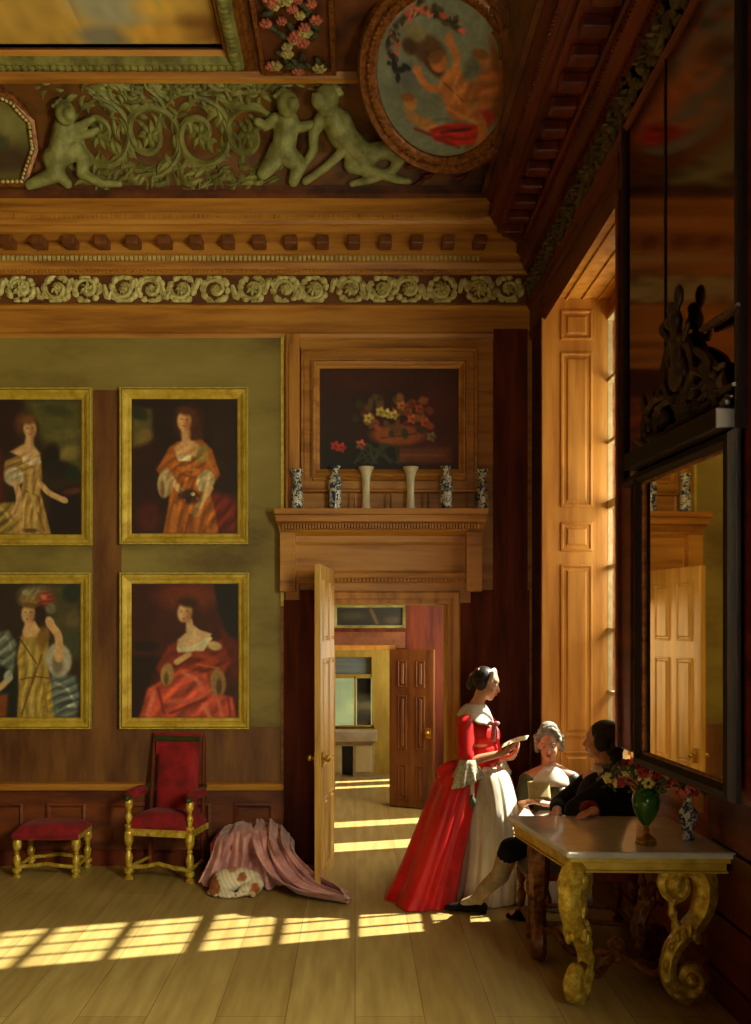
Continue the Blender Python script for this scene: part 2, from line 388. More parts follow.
# shelf entablature above the door
sx0, sx1 = X(284, YB), X(477, YB); zb, zt = Z(600, YB), Z(512, YB)
pr = [(.03, Z(585, YB)), (.05, Z(583, YB)), (.07, Z(578, YB)), (.075, Z(574, YB)), (.06, Z(571, YB)), (.06, Z(546, YB)), (.075, Z(543, YB)), (.08, Z(537, YB)), (.12, Z(533, YB)), (.14, Z(528, YB)), (.17, Z(525, YB)), (.2, Z(524, YB)), (.2, Z(518, YB)), (.23, Z(517, YB)), (.24, zt), (0, zt)]
mb = MB(); rows = []
for d, z in pr: rows.append([(sx0-d*.25, YB, z), (sx0-d*.25, YB-d, z), (sx1+d*.25, YB-d, z), (sx1+d*.25, YB, z)])
mb.grid(rows)
for k in range(66): 
    a = sx0+(sx1-sx0)*k/66; mb.box(a, a+.014, YB-.185, YB-.1, Z(531, YB), Z(526, YB))
for k in range(40):
    a = X(330, YB)+(sx1-X(330, YB))*k/40; mb.box(a, a+.012, YB-.085, YB-.05, Z(582, YB), Z(579, YB))
mb.box(sx0-.02, sx0+.1, YB-.15, YB, Z(592, YB), Z(534, YB)).box(sx1-.1, sx1+.02, YB-.15, YB, Z(592, YB), Z(534, YB))
shelf = mb.build('trim_7', oakH, smooth=False); struct(shelf)
# fielded surround of the flower painting over the door
mb = MB(); fb = lambda u, v, h: (u, YB-h, v)
mb.ring(X(316, YB), X(462, YB), Z(478, YB), Z(364, YB), [(.0, .0), (.0, .05), (.02, .055), (.03, .03), (.09, .03), (.1, .05), (.115, .05), (.125, 0)], fb)
for a, b in ((300, 352), (352, 388), (388, 425), (425, 470)): mb.ring(X(a+4, YB), X(b-4, YB), Z(508, YB), Z(486, YB), [(0, 0), (0, .015), (.012, .02), (.016, 0)], fb)
struct(mb.build('trim_8', oakH, smooth=False))
# right bay between door and window: tall dark red boards
struct(onback(493, 527, 330, 864, 0, .03).build('trim_9', redV, smooth=False))
# --- right wall: corner strip, lintel, pier with recessed dado below, near wall with an added, unseen opening for the fill lamp
YJ = 7.15; YE = 5.06; ZL = 4.39; ZP = 1.27
wr = MB().box(W, 2.3, YJ, YB+.02, 0, 5.3).box(W, 2.3, YE, YJ, ZL, 5.3).box(W, WR+.0, 3.2, YE, ZP, 5.3).box(WR, 2.3, 3.2, YE, 0, 5.3)
wr.box(W, 2.3, 1.4, 3.2, 4.2, 5.3).box(W, 2.3, 1.4, 3.2, -0, .8).box(W, 2.3, YN, 1.4, 0, 5.3)
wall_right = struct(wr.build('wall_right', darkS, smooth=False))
# boards of the pier above the dado and the architrave at the window's near edge
struct(MB().box(W-.012, W, YE-.2, YE, ZP, ZL).box(W-.012, W, 3.2, 3.44, ZP, 4.9).build('trim_10', redS, smooth=False, bevel=.004))
# recessed dado under the glass: plank field, cap and skirting
mb = MB()
for k, (a, b) in enumerate(((.14, .42), (.44, .78), (.80, 1.2))): mb.box(WR-.025, WR, 3.2, YE, a, b)
mb.box(WR-.05, WR, 3.2, YE, 0, .13).box(WR-.04, WR, 3.2, YE, 1.2, ZP)
struct(mb.build('baseboard_right', redS, smooth=False, bevel=.006))
# far jamb of the window recess: fielded panels
rj = lambda u, v, h: (u, YJ-h, v)
jm = MB().box(W, WR, YJ-.03, YJ, 0, ZL)
P = lambda mb, x0, x1, z0, z1, fn, s=1: mb.ring(x0, x1, z0, z1, [(.012*s, 0), (.008*s, .012), (-.004*s, .014), (-.014*s, .002), (-.03*s, .002), (-.045*s, .014), (-.05*s, .014)], fn).add([fn(x0+.05*s, z0+.05*s, .014), fn(x1-.05*s, z0+.05*s, .014), fn(x1-.05*s, z1-.05*s, .014), fn(x0+.05*s, z1-.05*s, .014)], [(0, 1, 2, 3)])
rj2 = lambda u, v, h: (u, YJ-.03-h, v)
xa, xb = X(561, YJ), X(590, YJ)
for a, b in ((313, 340), (355, 506), (524, 550), (566, 735), (752, 800)): P(jm, xa, xb, Z(b, YJ), Z(a, YJ), rj2)
jm.box(W-.02, W+.03, YJ-.05, YJ+.0, 0, ZL+.02)
jamb = struct(jm.build('trim_11', shut, smooth=False))
# soffit of the recess and its moulded edge
sf = MB().box(W, WR, YE, YJ, ZL-.02, ZL)
for k in range(4): sf.box(W+.04+.12*k, W+.055+.12*k, YE, YJ, ZL-.035, ZL-.02)
struct(sf.build('trim_12', shut, smooth=False))
struct(MB().box(W-.03, W+.015, YE-.03, YJ, ZL-.03, ZL+.03).box(W-.03, W+.015, YE-.03, YE+.02, ZP, ZL).build('trim_13', redS, smooth=False, bevel=.006))
# outer wall skin of the recess with the glazed opening, an added panel blocks the unseen near half to narrow the sun
GY0, GY1 = 6.34, 7.13; GZ0, GZ1 = .95, 4.22
struct(MB().box(WR, WR+.2, YE, YJ, 0, GZ0).box(WR, WR+.2, YE, GY0, GZ0, ZL).box(WR, WR+.2, GY1, YJ+.1, GZ0, ZL).box(WR, WR+.2, GY0, GY1, GZ1, ZL).build('wall_window_recess', oakS, smooth=False))
win = MB()
for k in range(5):
    y = GY0+(GY1-GY0)*k/4; win.box(WR-.005, WR+.03, y-.012, y+.012, GZ0, GZ1)
nz = 7
for k in range(nz+1):
    z = GZ0+(GZ1-GZ0)*k/nz; w = .03 if k == 4 else .014; win.box(WR-.01, WR+.04, GY0, GY1, z-w, z+w)
w1 = struct(win.build('window_1', whitep, smooth=False))
struct(MB().box(WR+.01, WR+.013, GY0, GY1, GZ0, GZ1).build('pane', pane, w1, smooth=False))
mb = MB().box(WR-.03, WR, YE+.1, GY0-.03, GZ0-.05, GZ1)
for a, b in ((1.0, 1.7), (1.8, 3.0), (3.1, 4.15)): P(mb, YE+.2, GY0-.12, a, b, lambda u, v, h: (WR-.03-h, u, v), 1.2)
struct(mb.build('window_sun_blocker', shut, w1, smooth=False))
struct(MB().box(WR-.06, WR+.05, GY0-.1, YJ-.03, GZ0-.06, GZ0).build('window_sill', shut, w1, smooth=False, bevel=.005))
# --- walls never seen from here but that close the room
struct(MB().box(XL-.2, XL, YN, YB+T, 0, 5.9).build('wall_left', darkS, smooth=False))
struct(MB().box(XL, 2.4, YN-.2, YN, 0, 5.9).build('wall_front', darkS, smooth=False))
# --- cornice, frieze, cove: one profile run along the back wall and round the corner
def run(prof, name, mb_, mr_, smooth=False, **k):
    struct(MB().grid([[(XL, YB-d, z), (W-d, YB-d, z)] for d, z in prof]).build(name[0], mb_, smooth=smooth, **k))
    struct(MB().grid([[(W-d, YB-d, z), (W-d, YN, z)] for d, z in prof]).build(name[1], mr_, smooth=smooth, **k))  # right run in darker wood, its shade put into the colour
zc = lambda py, d: 1.92+(CY-py)*(YB-d)/F
pc = [(0, 4.20), (.02, 4.22), (.03, 4.25), (.02, 4.27), (.02, 4.44), (.035, 4.45), (.05, 4.47), (.03, 4.49)]
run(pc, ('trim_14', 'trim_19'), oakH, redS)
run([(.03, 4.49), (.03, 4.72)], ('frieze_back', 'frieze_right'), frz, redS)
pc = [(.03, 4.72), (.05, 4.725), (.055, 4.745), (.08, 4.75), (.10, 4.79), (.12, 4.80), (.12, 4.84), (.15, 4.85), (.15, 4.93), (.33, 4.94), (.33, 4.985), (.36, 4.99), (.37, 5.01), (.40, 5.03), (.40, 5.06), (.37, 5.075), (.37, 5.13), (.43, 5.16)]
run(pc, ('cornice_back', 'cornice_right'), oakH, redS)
mb = MB()
def along(step, w, d0, d1, z0, z1, name, m0, m1, **kw):
    a = MB(); b = MB(); k = 0
    while W-.45-step*k > XL: p = W-.45-step*k; a.box(p-w/2, p+w/2, YB-d1, YB-d0, z0, z1); k += 1
    k = 0
    while YB-.45-step*k > 2.2: p = YB-.45-step*k; b.box(W-d1, W-d0, p-w/2, p+w/2, z0, z1); k += 1
    struct(a.build(name+'_back', m0, smooth=False, **kw)); struct(b.build(name+'_right', m1, smooth=False, **kw))  # right row darker as well, painting in the shade on that side
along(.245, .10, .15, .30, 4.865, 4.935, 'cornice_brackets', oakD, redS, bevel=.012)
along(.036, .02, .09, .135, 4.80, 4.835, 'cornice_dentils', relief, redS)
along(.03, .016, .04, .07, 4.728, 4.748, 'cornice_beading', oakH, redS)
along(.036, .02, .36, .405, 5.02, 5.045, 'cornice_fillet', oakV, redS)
def cove_pt(s, t, h=0, side=0):      # s along wall, t 0..1 up the cove, h out of it
    a = t*PI/2; d = .43+.5*(1-math.cos(a)); z = 5.16+.64*math.sin(a)
    nd = math.cos(a*.9); nz = -math.sin(a*.9)
    d += h*nd*.9; z += h*nz*.9
    return (s, YB-d, z) if side == 0 else (W-d, s, z)
rows = []
for i in range(15):
    p = cove_pt(0, i/14); d = YB-p[1]; rows.append([(XL, YB-d, p[2]), (W-d, YB-d, p[2]), (W-d, YN, p[2])])
cove = struct(MB().grid(rows).build('ceiling_cove', covebg, smooth=True, ang=80))
struct(MB().grid([[(XL, YB-d, z), (W-d, YB-d, z), (W-d, YN, z)] for d, z in [(.43, 5.16), (.44, 5.15), (.47, 5.17), (.47, 5.20), (.45, 5.21), (.455, 5.24)]]).build('trim_15', ceilm, smooth=False))
ZC = 5.8; YC = YB-.93; XC = W-.93
# ceiling, with the long painted panel's opening cut out of it
cx0, cx1, cy0, cy1 = -4.6, X(222, 6.4), 2.6, 6.40
struct(MB().box(XL, cx0, YN, YC, ZC, ZC+.1).box(cx1, XC+.02, YN, YC, ZC, ZC+.1).box(cx0, cx1, YN, cy0, ZC, ZC+.1).box(cx0, cx1, cy1, YC, ZC, ZC+.1).box(XL, 2.4, YN, YB+T, 6.0, 6.1).build('ceiling', ceilm, smooth=False))
# slim rib between cove and flat
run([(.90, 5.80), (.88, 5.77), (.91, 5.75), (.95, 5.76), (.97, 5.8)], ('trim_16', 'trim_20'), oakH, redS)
# ---------------- rooms beyond the door
D2X0, D2X1, D2Z = X(335, Y2), X(390, Y2), Z(650, Y2)
w2 = MB().box(-1.6, D2X0, Y2, Y2+.15, 0, 3.4).box(D2X1, 1.8, Y2, Y2+.15, 0, 3.4).box(D2X0, D2X1, Y2, Y2+.15, D2Z, 3.4)
struct(w2.build('wall_second_room_back', redV, smooth=False))
struct(MB().box(-1.7, -1.6, YB+T, Y2, 0, 3.4).build('wall_second_room_left', oakS, smooth=False))
def slit_wall(x, y0, y1, slits, z0, z1, h):
    mb = MB(); y = y0
    for a, b in sorted(slits): mb.box(x, x+.12, y, a, 0, h); mb.box(x, x+.12, a, b, 0, z0); mb.box(x, x+.12, a, b, z1, h); y = b
    return mb.box(x, x+.12, y, y1, 0, h)
SUNK = .27
def slit(Y, x, w, xm=.25): c = Y+SUNK*(x-xm); return (c-w/2, c+w/2)
s2 = [slit(Z2, 1.5, w) for Z2, w in ((8.32, .34), (9.25, .28))]
struct(slit_wall(1.5, YB+T, Y2, s2, .7, 2.7, 3.4).build('wall_second_room_right', oakS, smooth=False))
struct(MB().box(-1.7, 1.8, YB+T, Y2+.15, 3.4, 3.5).build('ceiling_second_room', plaster, smooth=False))
struct(three_side(D2X0, D2X1, D2Z, [(0, 0), (0, .02), (.05, .03), (.06, 0)], Y2).build('trim_17', oakV, smooth=False))
# third room
Y3f = Y3
WX0, WX1, WZ0, WZ1 = X(330, Y3), X(374, Y3), Z(727, Y3), Z(657, Y3)
w3 = MB().box(-1.2, WX0, Y3, Y3+.2, 0, 3.0).box(WX1, 1.6, Y3, Y3+.2, 0, 3.0).box(WX0, WX1, Y3, Y3+.2, 0, WZ0).box(WX0, WX1, Y3, Y3+.2, WZ1, 3.0)
struct(w3.build('wall_third_room_back', yellowp, smooth=False))
struct(MB().box(-1.3, -1.2, Y2+.15, Y3, 0, 3.0).build('wall_third_room_left', yellowp, smooth=False))
struct(slit_wall(1.3, Y2+.15, Y3, [slit(11.35, 1.3, .17, .3), (11.95, 12.1)], .7, 2.5, 3.0).build('wall_third_room_right', yellowp, smooth=False))
struct(MB().box(-1.3, 1.6, Y2+.15, Y3+.2, 3.0, 3.1).build('ceiling_third_room', plaster, smooth=False))
zt_ = Z(676, Y3); bl = M('blue_blind', (128,140,134), (98,112,112), (1,1,9), .7)
wf = MB().box(WX0, WX1, Y3+.02, Y3+.08, zt_-.03, zt_+.02).box(WX1-.03, WX1, Y3+.0, Y3+.08, WZ0, WZ1).box(WX0, WX0+.03, Y3, Y3+.08, WZ0, WZ1).box(X(355, Y3)-.015, X(355, Y3)+.015, Y3+.02, Y3+.08, WZ0, zt_).box(WX0, WX1, Y3, Y3+.08, WZ0-.02, WZ0+.02)
w2o = struct(wf.build('window_2', yellowp, smooth=False))
struct(MB().box(WX0, WX1, Y3+.05, Y3+.055, WZ0, zt_).build('pane', pane, w2o, smooth=False))
struct(MB().box(WX0+.02, WX1-.02, Y3+.09, Y3+.1, zt_, WZ1).build('window_blind', bl, w2o, smooth=False))
dk = M('dark_pane', (46,42,30), (26,24,18), (9,9,2), .8)
struct(MB().box(X(357, Y3), X(371, Y3), Y3+.09, Y3+.12, WZ0, zt_-.03).build('window_dark_sheet', dk, w2o, smooth=False))  # dark sheet behind the right pane
lawn = M('lawn', (74,84,30), (48,56,20), (.5,.5,.5), .9); scrub = M('far_hedge', (92,92,54), (60,62,34), (.6,.6,.6), .9)
struct(MB().grid([[(-6+1.0*j, 13.2+.5*i, .30+.006*i*i*(1+.25*math.sin(j*1.3))) for j in range(14)] for i in range(12)]).build('ground_outside', lawn))
hb_ = MB()
for k in range(40): rr_ = random.Random(k+90); hb_.ell((-6+.3*k, 18.9, .66), (.4, .3, rr_.uniform(.12, .30)), None, 8, 6)
tag(hb_.build('distant_hedge', scrub), 'low line of distant bushes seen through the far window', 'hedge', None, 'stuff')
t = thing('chimneypiece', 'pale stone chimneypiece under the far window of the third room', 'fireplace', (X(352, Y3), Y3-.1, 0))
zs = lambda py: Z(py, Y3-.2); xs = lambda px: X(px, Y3-.2)
MB().box(xs(325), xs(377), Y3-.30, Y3, zs(741), zs(731)).build('mantel_shelf', greyp, t, smooth=False, bevel=.01)
mb = MB().box(xs(328), xs(342), Y3-.22, Y3, 0, zs(741)).box(xs(353), xs(374), Y3-.22, Y3, 0, zs(741)).box(xs(342), xs(353), Y3-.22, Y3, zs(746), zs(741)); mb.build('surround', greyp, t, smooth=False)
for a_, b_ in ((355, 372), (329, 341)): MB().box(xs(a_), xs(b_), Y3-.235, Y3-.22, zs(772), zs(745)).build('stone_panel', plaster, t, smooth=False, bevel=.008)
MB().box(xs(342), xs(353), Y3-.03, Y3, 0, zs(746)).build('hearth_back', M('soot', (40,32,20), (26,20,12)), t, smooth=False)
# ================================================================ PICTURES
def gild_prof(w, h=.045):
    return [(0, .012), (.01, .02), (w*.35, .022), (w*.42, .03), (w*.7, h), (w*.9, h*1.05), (w, h*.8), (w, 0)]
def picture(name, label, cat, px0, px1, py0, py1, fw, box, bg, shapes, group=None, seed=1, nx=100, ny=128, wood=gold, edge=goldlit, y=YB-.035, **k):
    x0, x1 = X(px0, YB), X(px1, YB); z1, z0 = Z(py0, YB), Z(py1, YB); f = fw/124.5
    t = thing(name, label, cat, ((x0+x1)/2, y, z0), 0, group)
    fb = lambda u, v, h: (u, y-h, v)
    MB().ring(x0+f, x1-f, z0+f, z1-f, gild_prof(f*.86), fb).build('frame', wood, t, smooth=False)
    MB().ring(x0+f*.12, x1-f*.12, z0+f*.12, z1-f*.12, [(0, .036), (0, .052), (f*.1, .052), (f*.12, .04), (f*.12, 0)], fb).build('frame_bead', edge, t, smooth=False)
    canvas('canvas', t, lambda u, v: (x0+f+(x1-x0-2*f)*u, y-.013, z1-f-(z1-z0-2*f)*v), box, nx, ny, bg, shapes, seed=seed, **k)
    return t
GP = 'gilt framed portraits of ladies'
def conv(ox, oy, k, items): return items
# portrait 1 (upper left, cut by the frame) brush box in pixels*5.69 of its crop
sk = (206,164,108); sk2 = (172,124,76)
b1 = (-125, 470, 128, 882)
s1 = [('p', [(150,128),(470,128),(470,520),(330,500),(240,330)], (84,80,32), 60), ('e', 400, 430, 60, 40, -20, (128,112,52), .8), ('e', 330, 190, 80, 30, 10, (60,62,28), .8), ('e', 380, 320, 90, 30, -10, (100,94,44), .8),
 ('p', [(-125,128),(140,128),(110,400),(-125,560)], (44,22,12), 40), ('e', 300, 450, 46, 80, 10, (26,18,8), .5), ('e', 350, 520, 80, 50, 0, (32,26,12), .5), ('e', 420, 540, 40, 40, 0, (26,40,24), .6), ('p', [(-125,420),(20,400),(40,700),(-125,720)], (84,26,12), 40), ('p', [(290,640),(470,600),(470,882),(290,882)], (28,14,8), 30), ('e', 420,640,60,20,-10,(84,44,16),.8),
 ('p', [(-125,720),(90,700),(150,882),(-125,882)], (140,116,50), 14), ('s', [(-60,760),(20,740),(70,800)], 16, (186,160,84), 16), ('s', [(-20,860),(40,800)], 10, (104,80,26), 10),
 ('p', [(120,420),(240,440),(250,560),(240,640),(270,760),(300,882),(90,882),(110,700),(140,600)], (168,132,66), 10), ('p', [(40,470),(140,430),(140,560),(30,540)], (148,116,56), 10),
 ('e', 136, 262, 40, 62, 10, (92,54,22), .8), ('e', 210, 300, 22, 58, 0, (66,36,16), .8), ('p', [(160,325),(192,325),(204,385),(240,430),(200,480),(110,440),(70,420),(150,375)], sk, 14), ('s', [(195,340),(192,380)], 10, sk2, 14), ('e', 180, 290, 36, 50, -4, sk, .3), ('e', 196, 300, 16, 36, -4, sk2, 1.2), ('e', 172, 243, 42, 24, -6, (112,68,28), .8),
 ('p', [(140,450),(235,450),(245,480),(200,500),(140,480)], (214,186,140), 8), ('e', 90, 560, 56, 52, 10, (182,168,130), .25), ('s', [(100,590),(120,690),(90,770)], 34, sk, 8), ('s', [(240,600),(290,650),(370,690)], 32, sk, 8), ('e', 375, 690, 22, 16, 30, sk, .3), ('s', [(160,640),(230,680),(240,800)], 6, (96,60,24), 6),
 ('f', 190, 700, 100, 240, 10, 46, .22), ('f', 0, 800, 140, 110, 40, 50, .3), ('f', 120, 500, 120, 80, 60, 40, .2), ('s', [(190,520),(180,620),(210,740),(200,860)], 18, (196,166,92), 14), ('s', [(150,700),(140,840)], 12, (204,178,106), 10), ('s', [(225,760),(260,860)], 10, (120,88,40), 10), ('e', 185, 860, 40, 12, 0, (90,66,24), .6), ('e', 166, 288, 5, 3, 0, (60,34,20), .5), ('e', 194, 287, 5, 3, 0, (60,34,20), .5), ('e', 183, 322, 9, 4, 0, (170,70,50), .5), ('s', [(184,292),(187,308)], 3, (176,124,80), 4)]
picture('portrait', 'gilt framed portrait of a lady in pale gold standing before a landscape', 'framed painting', -33, 94, 390, 546, 11, b1, (48,34,16), s1, GP, 3)
b2 = (118, 632, 110, 772)
s2_ = [('p', [(118,150),(215,160),(220,290),(160,360),(118,350)], (92,82,34), 26), ('e', 150, 180, 50, 30, 20, (40,44,20), .6), ('e', 180, 300, 40, 40, 0, (122,100,42), .7), ('p', [(118,360),(260,300),(280,772),(118,772)], (44,14,10), 40), ('p', [(500,560),(632,600),(632,772),(460,772)], (112,34,20), 40), ('e', 200, 690, 60, 70, 10, (78,24,16), .7), ('e', 560, 330, 50, 160, 0, (44,22,12), .7),
 ('e', 394, 226, 60, 74, 0, (84,42,18), .9), ('e', 440, 290, 26, 56, -10, (74,34,14), .5), ('p', [(300,350),(340,320),(460,310),(510,360),(548,480),(500,560),(530,690),(540,772),(272,772),(300,620),(300,540),(238,460)], (166,92,26), 12),
 ('p', [(410,360),(480,330),(500,420),(430,420)], (150,128,56), 12), ('p', [(358,258),(398,258),(404,310),(450,335),(430,390),(340,400),(325,350),(362,315)], (210,160,100), 12), ('s', [(398,265),(400,300)], 10, (160,104,56), 14), ('e', 373, 216, 33, 50, 4, (220,168,106), .3), ('e', 390, 226, 15, 36, 4, (172,112,60), 1.2), ('e', 381, 169, 42, 20, 8, (92,46,18), .8), ('p', [(335,390),(410,385),(405,415),(345,415)], (220,200,150), 6),
 ('e', 282, 525, 38, 72, 6, (184,160,108), .2), ('e', 268, 550, 10, 44, 0, (120,92,50), .6), ('e', 478, 515, 42, 56, 20, (190,168,116), .2), ('s', [(310,500),(345,550),(375,575)], 30, sk, 8), ('s', [(500,550),(460,610),(430,660)], 32, sk, 8), ('e', 430, 668, 20, 26, 0, sk2, .3), ('e', 400, 590, 50, 36, 10, (58,34,16), .5), ('e', 415, 578, 12, 9, 0, (214,184,120), .5), ('e', 375, 610, 8, 8, 0, (170,60,34), .5), ('e', 440, 600, 8, 8, 0, (160,70,40), .5),
 ('f', 400, 640, 150, 200, 8, 54, .24), ('f', 390, 440, 160, 90, 50, 44, .2), ('f', 560, 700, 90, 120, 30, 60, .3), ('f', 375, 525, 130, 60, 10, 26, .1), ('s', [(330,640),(310,760)], 20, (196,116,44), 16), ('s', [(400,680),(380,770)], 10, (110,52,18), 10), ('s', [(350,450),(440,460)], 14, (196,120,44), 12), ('s', [(470,380),(520,470)], 12, (190,116,40), 12), ('s', [(360,480),(430,500)], 8, (120,60,18), 8), ('e', 362, 210, 5, 3, 0, (70,34,18), .5), ('e', 386, 212, 5, 3, 0, (70,34,18), .5), ('e', 372, 241, 8, 4, 0, (176,70,50), .5), ('s', [(372,214),(370,230)], 3, (186,124,70), 4)]
picture('portrait', 'gilt framed portrait of a lady in orange gold with white sleeves, her hands over flowers', 'framed painting', 122, 249, 389.5, 545, 11, b2, (36,18,10), s2_, GP, 4)
b3 = (-130, 468, 140, 895)
s3 = [('p', [(230,140),(468,140),(468,560),(340,500)], (72,66,34), 50), ('e', 420, 190, 50, 60, 20, (36,42,26), .6), ('e', 430, 350, 40, 60, 0, (96,84,46), .8), ('e', 420, 480, 40, 90, 0, (62,66,40), .7), ('p', [(-130,600),(100,560),(110,895),(-130,895)], (24,30,22), 30), ('p', [(-130,780),(60,760),(50,895),(-130,895)], (128,66,22), 24),
 ('p', [(-60,440),(60,400),(110,480),(90,640),(20,600),(-90,560)], (106,112,96), 20), ('s', [(-20,480),(50,440),(80,520)], 12, (144,146,124), 12), ('s', [(-40,560),(40,560)], 10, (60,66,54), 10), ('s', [(70,670),(20,720),(-60,780)], 34, sk, 8), ('e', 60, 660, 24, 34, 20, (156,160,140), .4),
 ('p', [(300,640),(440,660),(468,780),(440,895),(300,895)], (96,106,96), 22), ('s', [(330,700),(400,740),(440,840)], 14, (146,150,130), 14), ('s', [(350,840),(420,800)], 14, (60,70,62), 12), ('e', 420, 830, 26, 12, 0, (156,160,140), .6),
 ('p', [(130,440),(170,380),(270,390),(290,480),(280,600),(300,680),(320,895),(110,895),(120,700),(110,560)], (170,142,58), 12), ('e', 260, 440, 34, 70, 10, (128,92,34), .6), ('f', 200, 720, 110, 260, 6, 48, .2), ('f', 20, 520, 140, 130, 40, 54, .3), ('f', 390, 780, 120, 140, 60, 46, .35), ('s', [(170,500),(190,600),(180,660)], 20, (204,184,92), 16), ('s', [(200,720),(190,860)], 24, (196,170,78), 18), ('s', [(260,700),(280,860)], 14, (140,110,40), 12),
 ('s', [(120,440),(220,590)], 7, (92,52,22), 5), ('s', [(250,540),(135,880)], 8, (92,52,22), 5), ('s', [(130,680),(220,665),(300,675)], 7, (116,44,20), 5),
 ('e', 236, 290, 36, 90, -10, (44,24,14), .8), ('e', 180, 238, 58, 32, 0, (150,116,44), .8), ('e', 200, 192, 74, 40, -8, (124,112,70), .9), ('f', 210, 200, 90, 60, 20, 30, .14), ('e', 272, 225, 44, 44, 0, (140,58,36), .9), ('f', 272, 225, 60, 60, 70, 24, .2), ('e', 262, 215, 18, 14, 0, (196,110,70), .5), ('e', 300, 280, 30, 30, 0, (110,104,78), .5), ('e', 160, 190, 20, 16, 0, (150,140,100), .5), ('p', [(160,350),(212,350),(240,400),(220,440),(150,440),(140,410)], sk, 10), ('e', 172, 308, 37, 56, 8, sk, .3), ('e', 194, 318, 16, 38, 8, sk2, 1.2), ('e', 180, 262, 44, 16, 6, (120,80,34), .5),
 ('e', 345, 570, 74, 96, -6, (174,166,140), .2), ('e', 340, 590, 30, 60, 0, (120,110,86), .6), ('s', [(300,370),(345,440),(345,560)], 44, sk, 8), ('e', 296, 358, 24, 34, -20, sk, .3), ('e', 345, 540, 26, 40, 0, sk, .4), ('e', 158, 302, 5, 3, 0, (60,32,18), .5), ('e', 186, 300, 5, 3, 0, (60,32,18), .5), ('e', 168, 340, 9, 4, 0, (170,70,48), .5), ('s', [(168,308),(165,322)], 3, (176,124,80), 4)]
picture('portrait', 'gilt framed portrait of a lady in a plumed headdress, one hand raised', 'framed painting', -34, 93, 573, 728, 11, b3, (46,34,20), s3, GP, 5)
b4 = (122, 638, 125, 782)
s4 = [('p', [(122,125),(260,125),(230,300),(200,420),(122,440)], (56,18,10), 40), ('e', 400, 190, 150, 70, 0, (112,46,20), .8), ('p', [(520,125),(638,125),(638,400),(590,380),(540,250)], (22,18,14), 16), ('p', [(540,330),(638,420),(638,600),(600,560)], (96,26,16), 20), ('p', [(122,480),(260,480),(200,640),(150,782),(122,782)], (34,14,10), 20), ('e', 190, 430, 60, 26, 0, (28,18,12), .6),
 ('e', 396, 262, 56, 70, 0, (58,28,14), .8), ('p', [(300,430),(350,400),(500,400),(560,400),(600,500),(560,600),(480,620),(280,600),(240,540)], (128,44,20), 14),
 ('p', [(200,640),(270,600),(360,540),(480,560),(520,660),(610,680),(628,782),(160,782)], (190,76,50), 14), ('f', 380, 690, 260, 130, 35, 84, .28), ('f', 430, 520, 190, 90, 60, 60, .25), ('s', [(230,660),(200,770)], 26, (222,110,82), 18), ('s', [(370,560),(440,600),(460,640)], 20, (220,112,80), 16), ('s', [(250,640),(280,760)], 12, (130,34,24), 12), ('s', [(300,700),(420,700),(500,650)], 26, (210,96,64), 18), ('s', [(310,760),(360,740),(480,690)], 12, (122,36,24), 12), ('s', [(470,720),(500,780)], 20, (220,120,88), 16), ('s', [(540,700),(560,780)], 14, (214,108,78), 14), ('s', [(590,690),(600,780)], 10, (130,36,26), 10),
 ('p', [(386,296),(414,296),(420,325),(450,350),(510,370),(480,420),(400,450),(340,450),(345,400),(385,365)], (214,180,128), 9), ('p', [(340,440),(420,430),(500,380),(515,392),(470,455),(400,460),(345,462)], (216,204,160), 6), ('e', 524, 430, 34, 22, 10, (208,180,124), .4), ('s', [(430,470),(520,500),(480,530)], 30, (160,60,26), 14), ('s', [(440,520),(540,540)], 10, (196,96,44), 8), ('s', [(340,510),(400,470)], 28, sk, 7),
 ('e', 378, 264, 34, 50, 10, (218,174,118), .3), ('e', 398, 276, 15, 36, 10, (176,124,76), 1.2), ('e', 394, 220, 44, 20, 8, (62,32,16), .8), ('e', 294, 570, 32, 56, 8, (166,130,72), .25), ('e', 290, 590, 12, 30, 0, (104,76,34), .6), ('e', 540, 610, 38, 68, -4, (160,122,66), .25), ('e', 545, 630, 14, 40, 0, (96,64,30), .6), ('e', 362, 262, 5, 3, 0, (66,34,20), .5), ('e', 390, 260, 5, 3, 0, (66,34,20), .5), ('e', 373, 297, 9, 4, 0, (176,70,50), .5), ('s', [(374,268),(370,284)], 3, (190,136,84), 4)]
picture('portrait', 'gilt framed portrait of a seated lady in salmon pink silk, above the red armchair', 'framed painting', 122, 250, 573, 728, 11, b4, (66,24,14), s4, GP, 6)
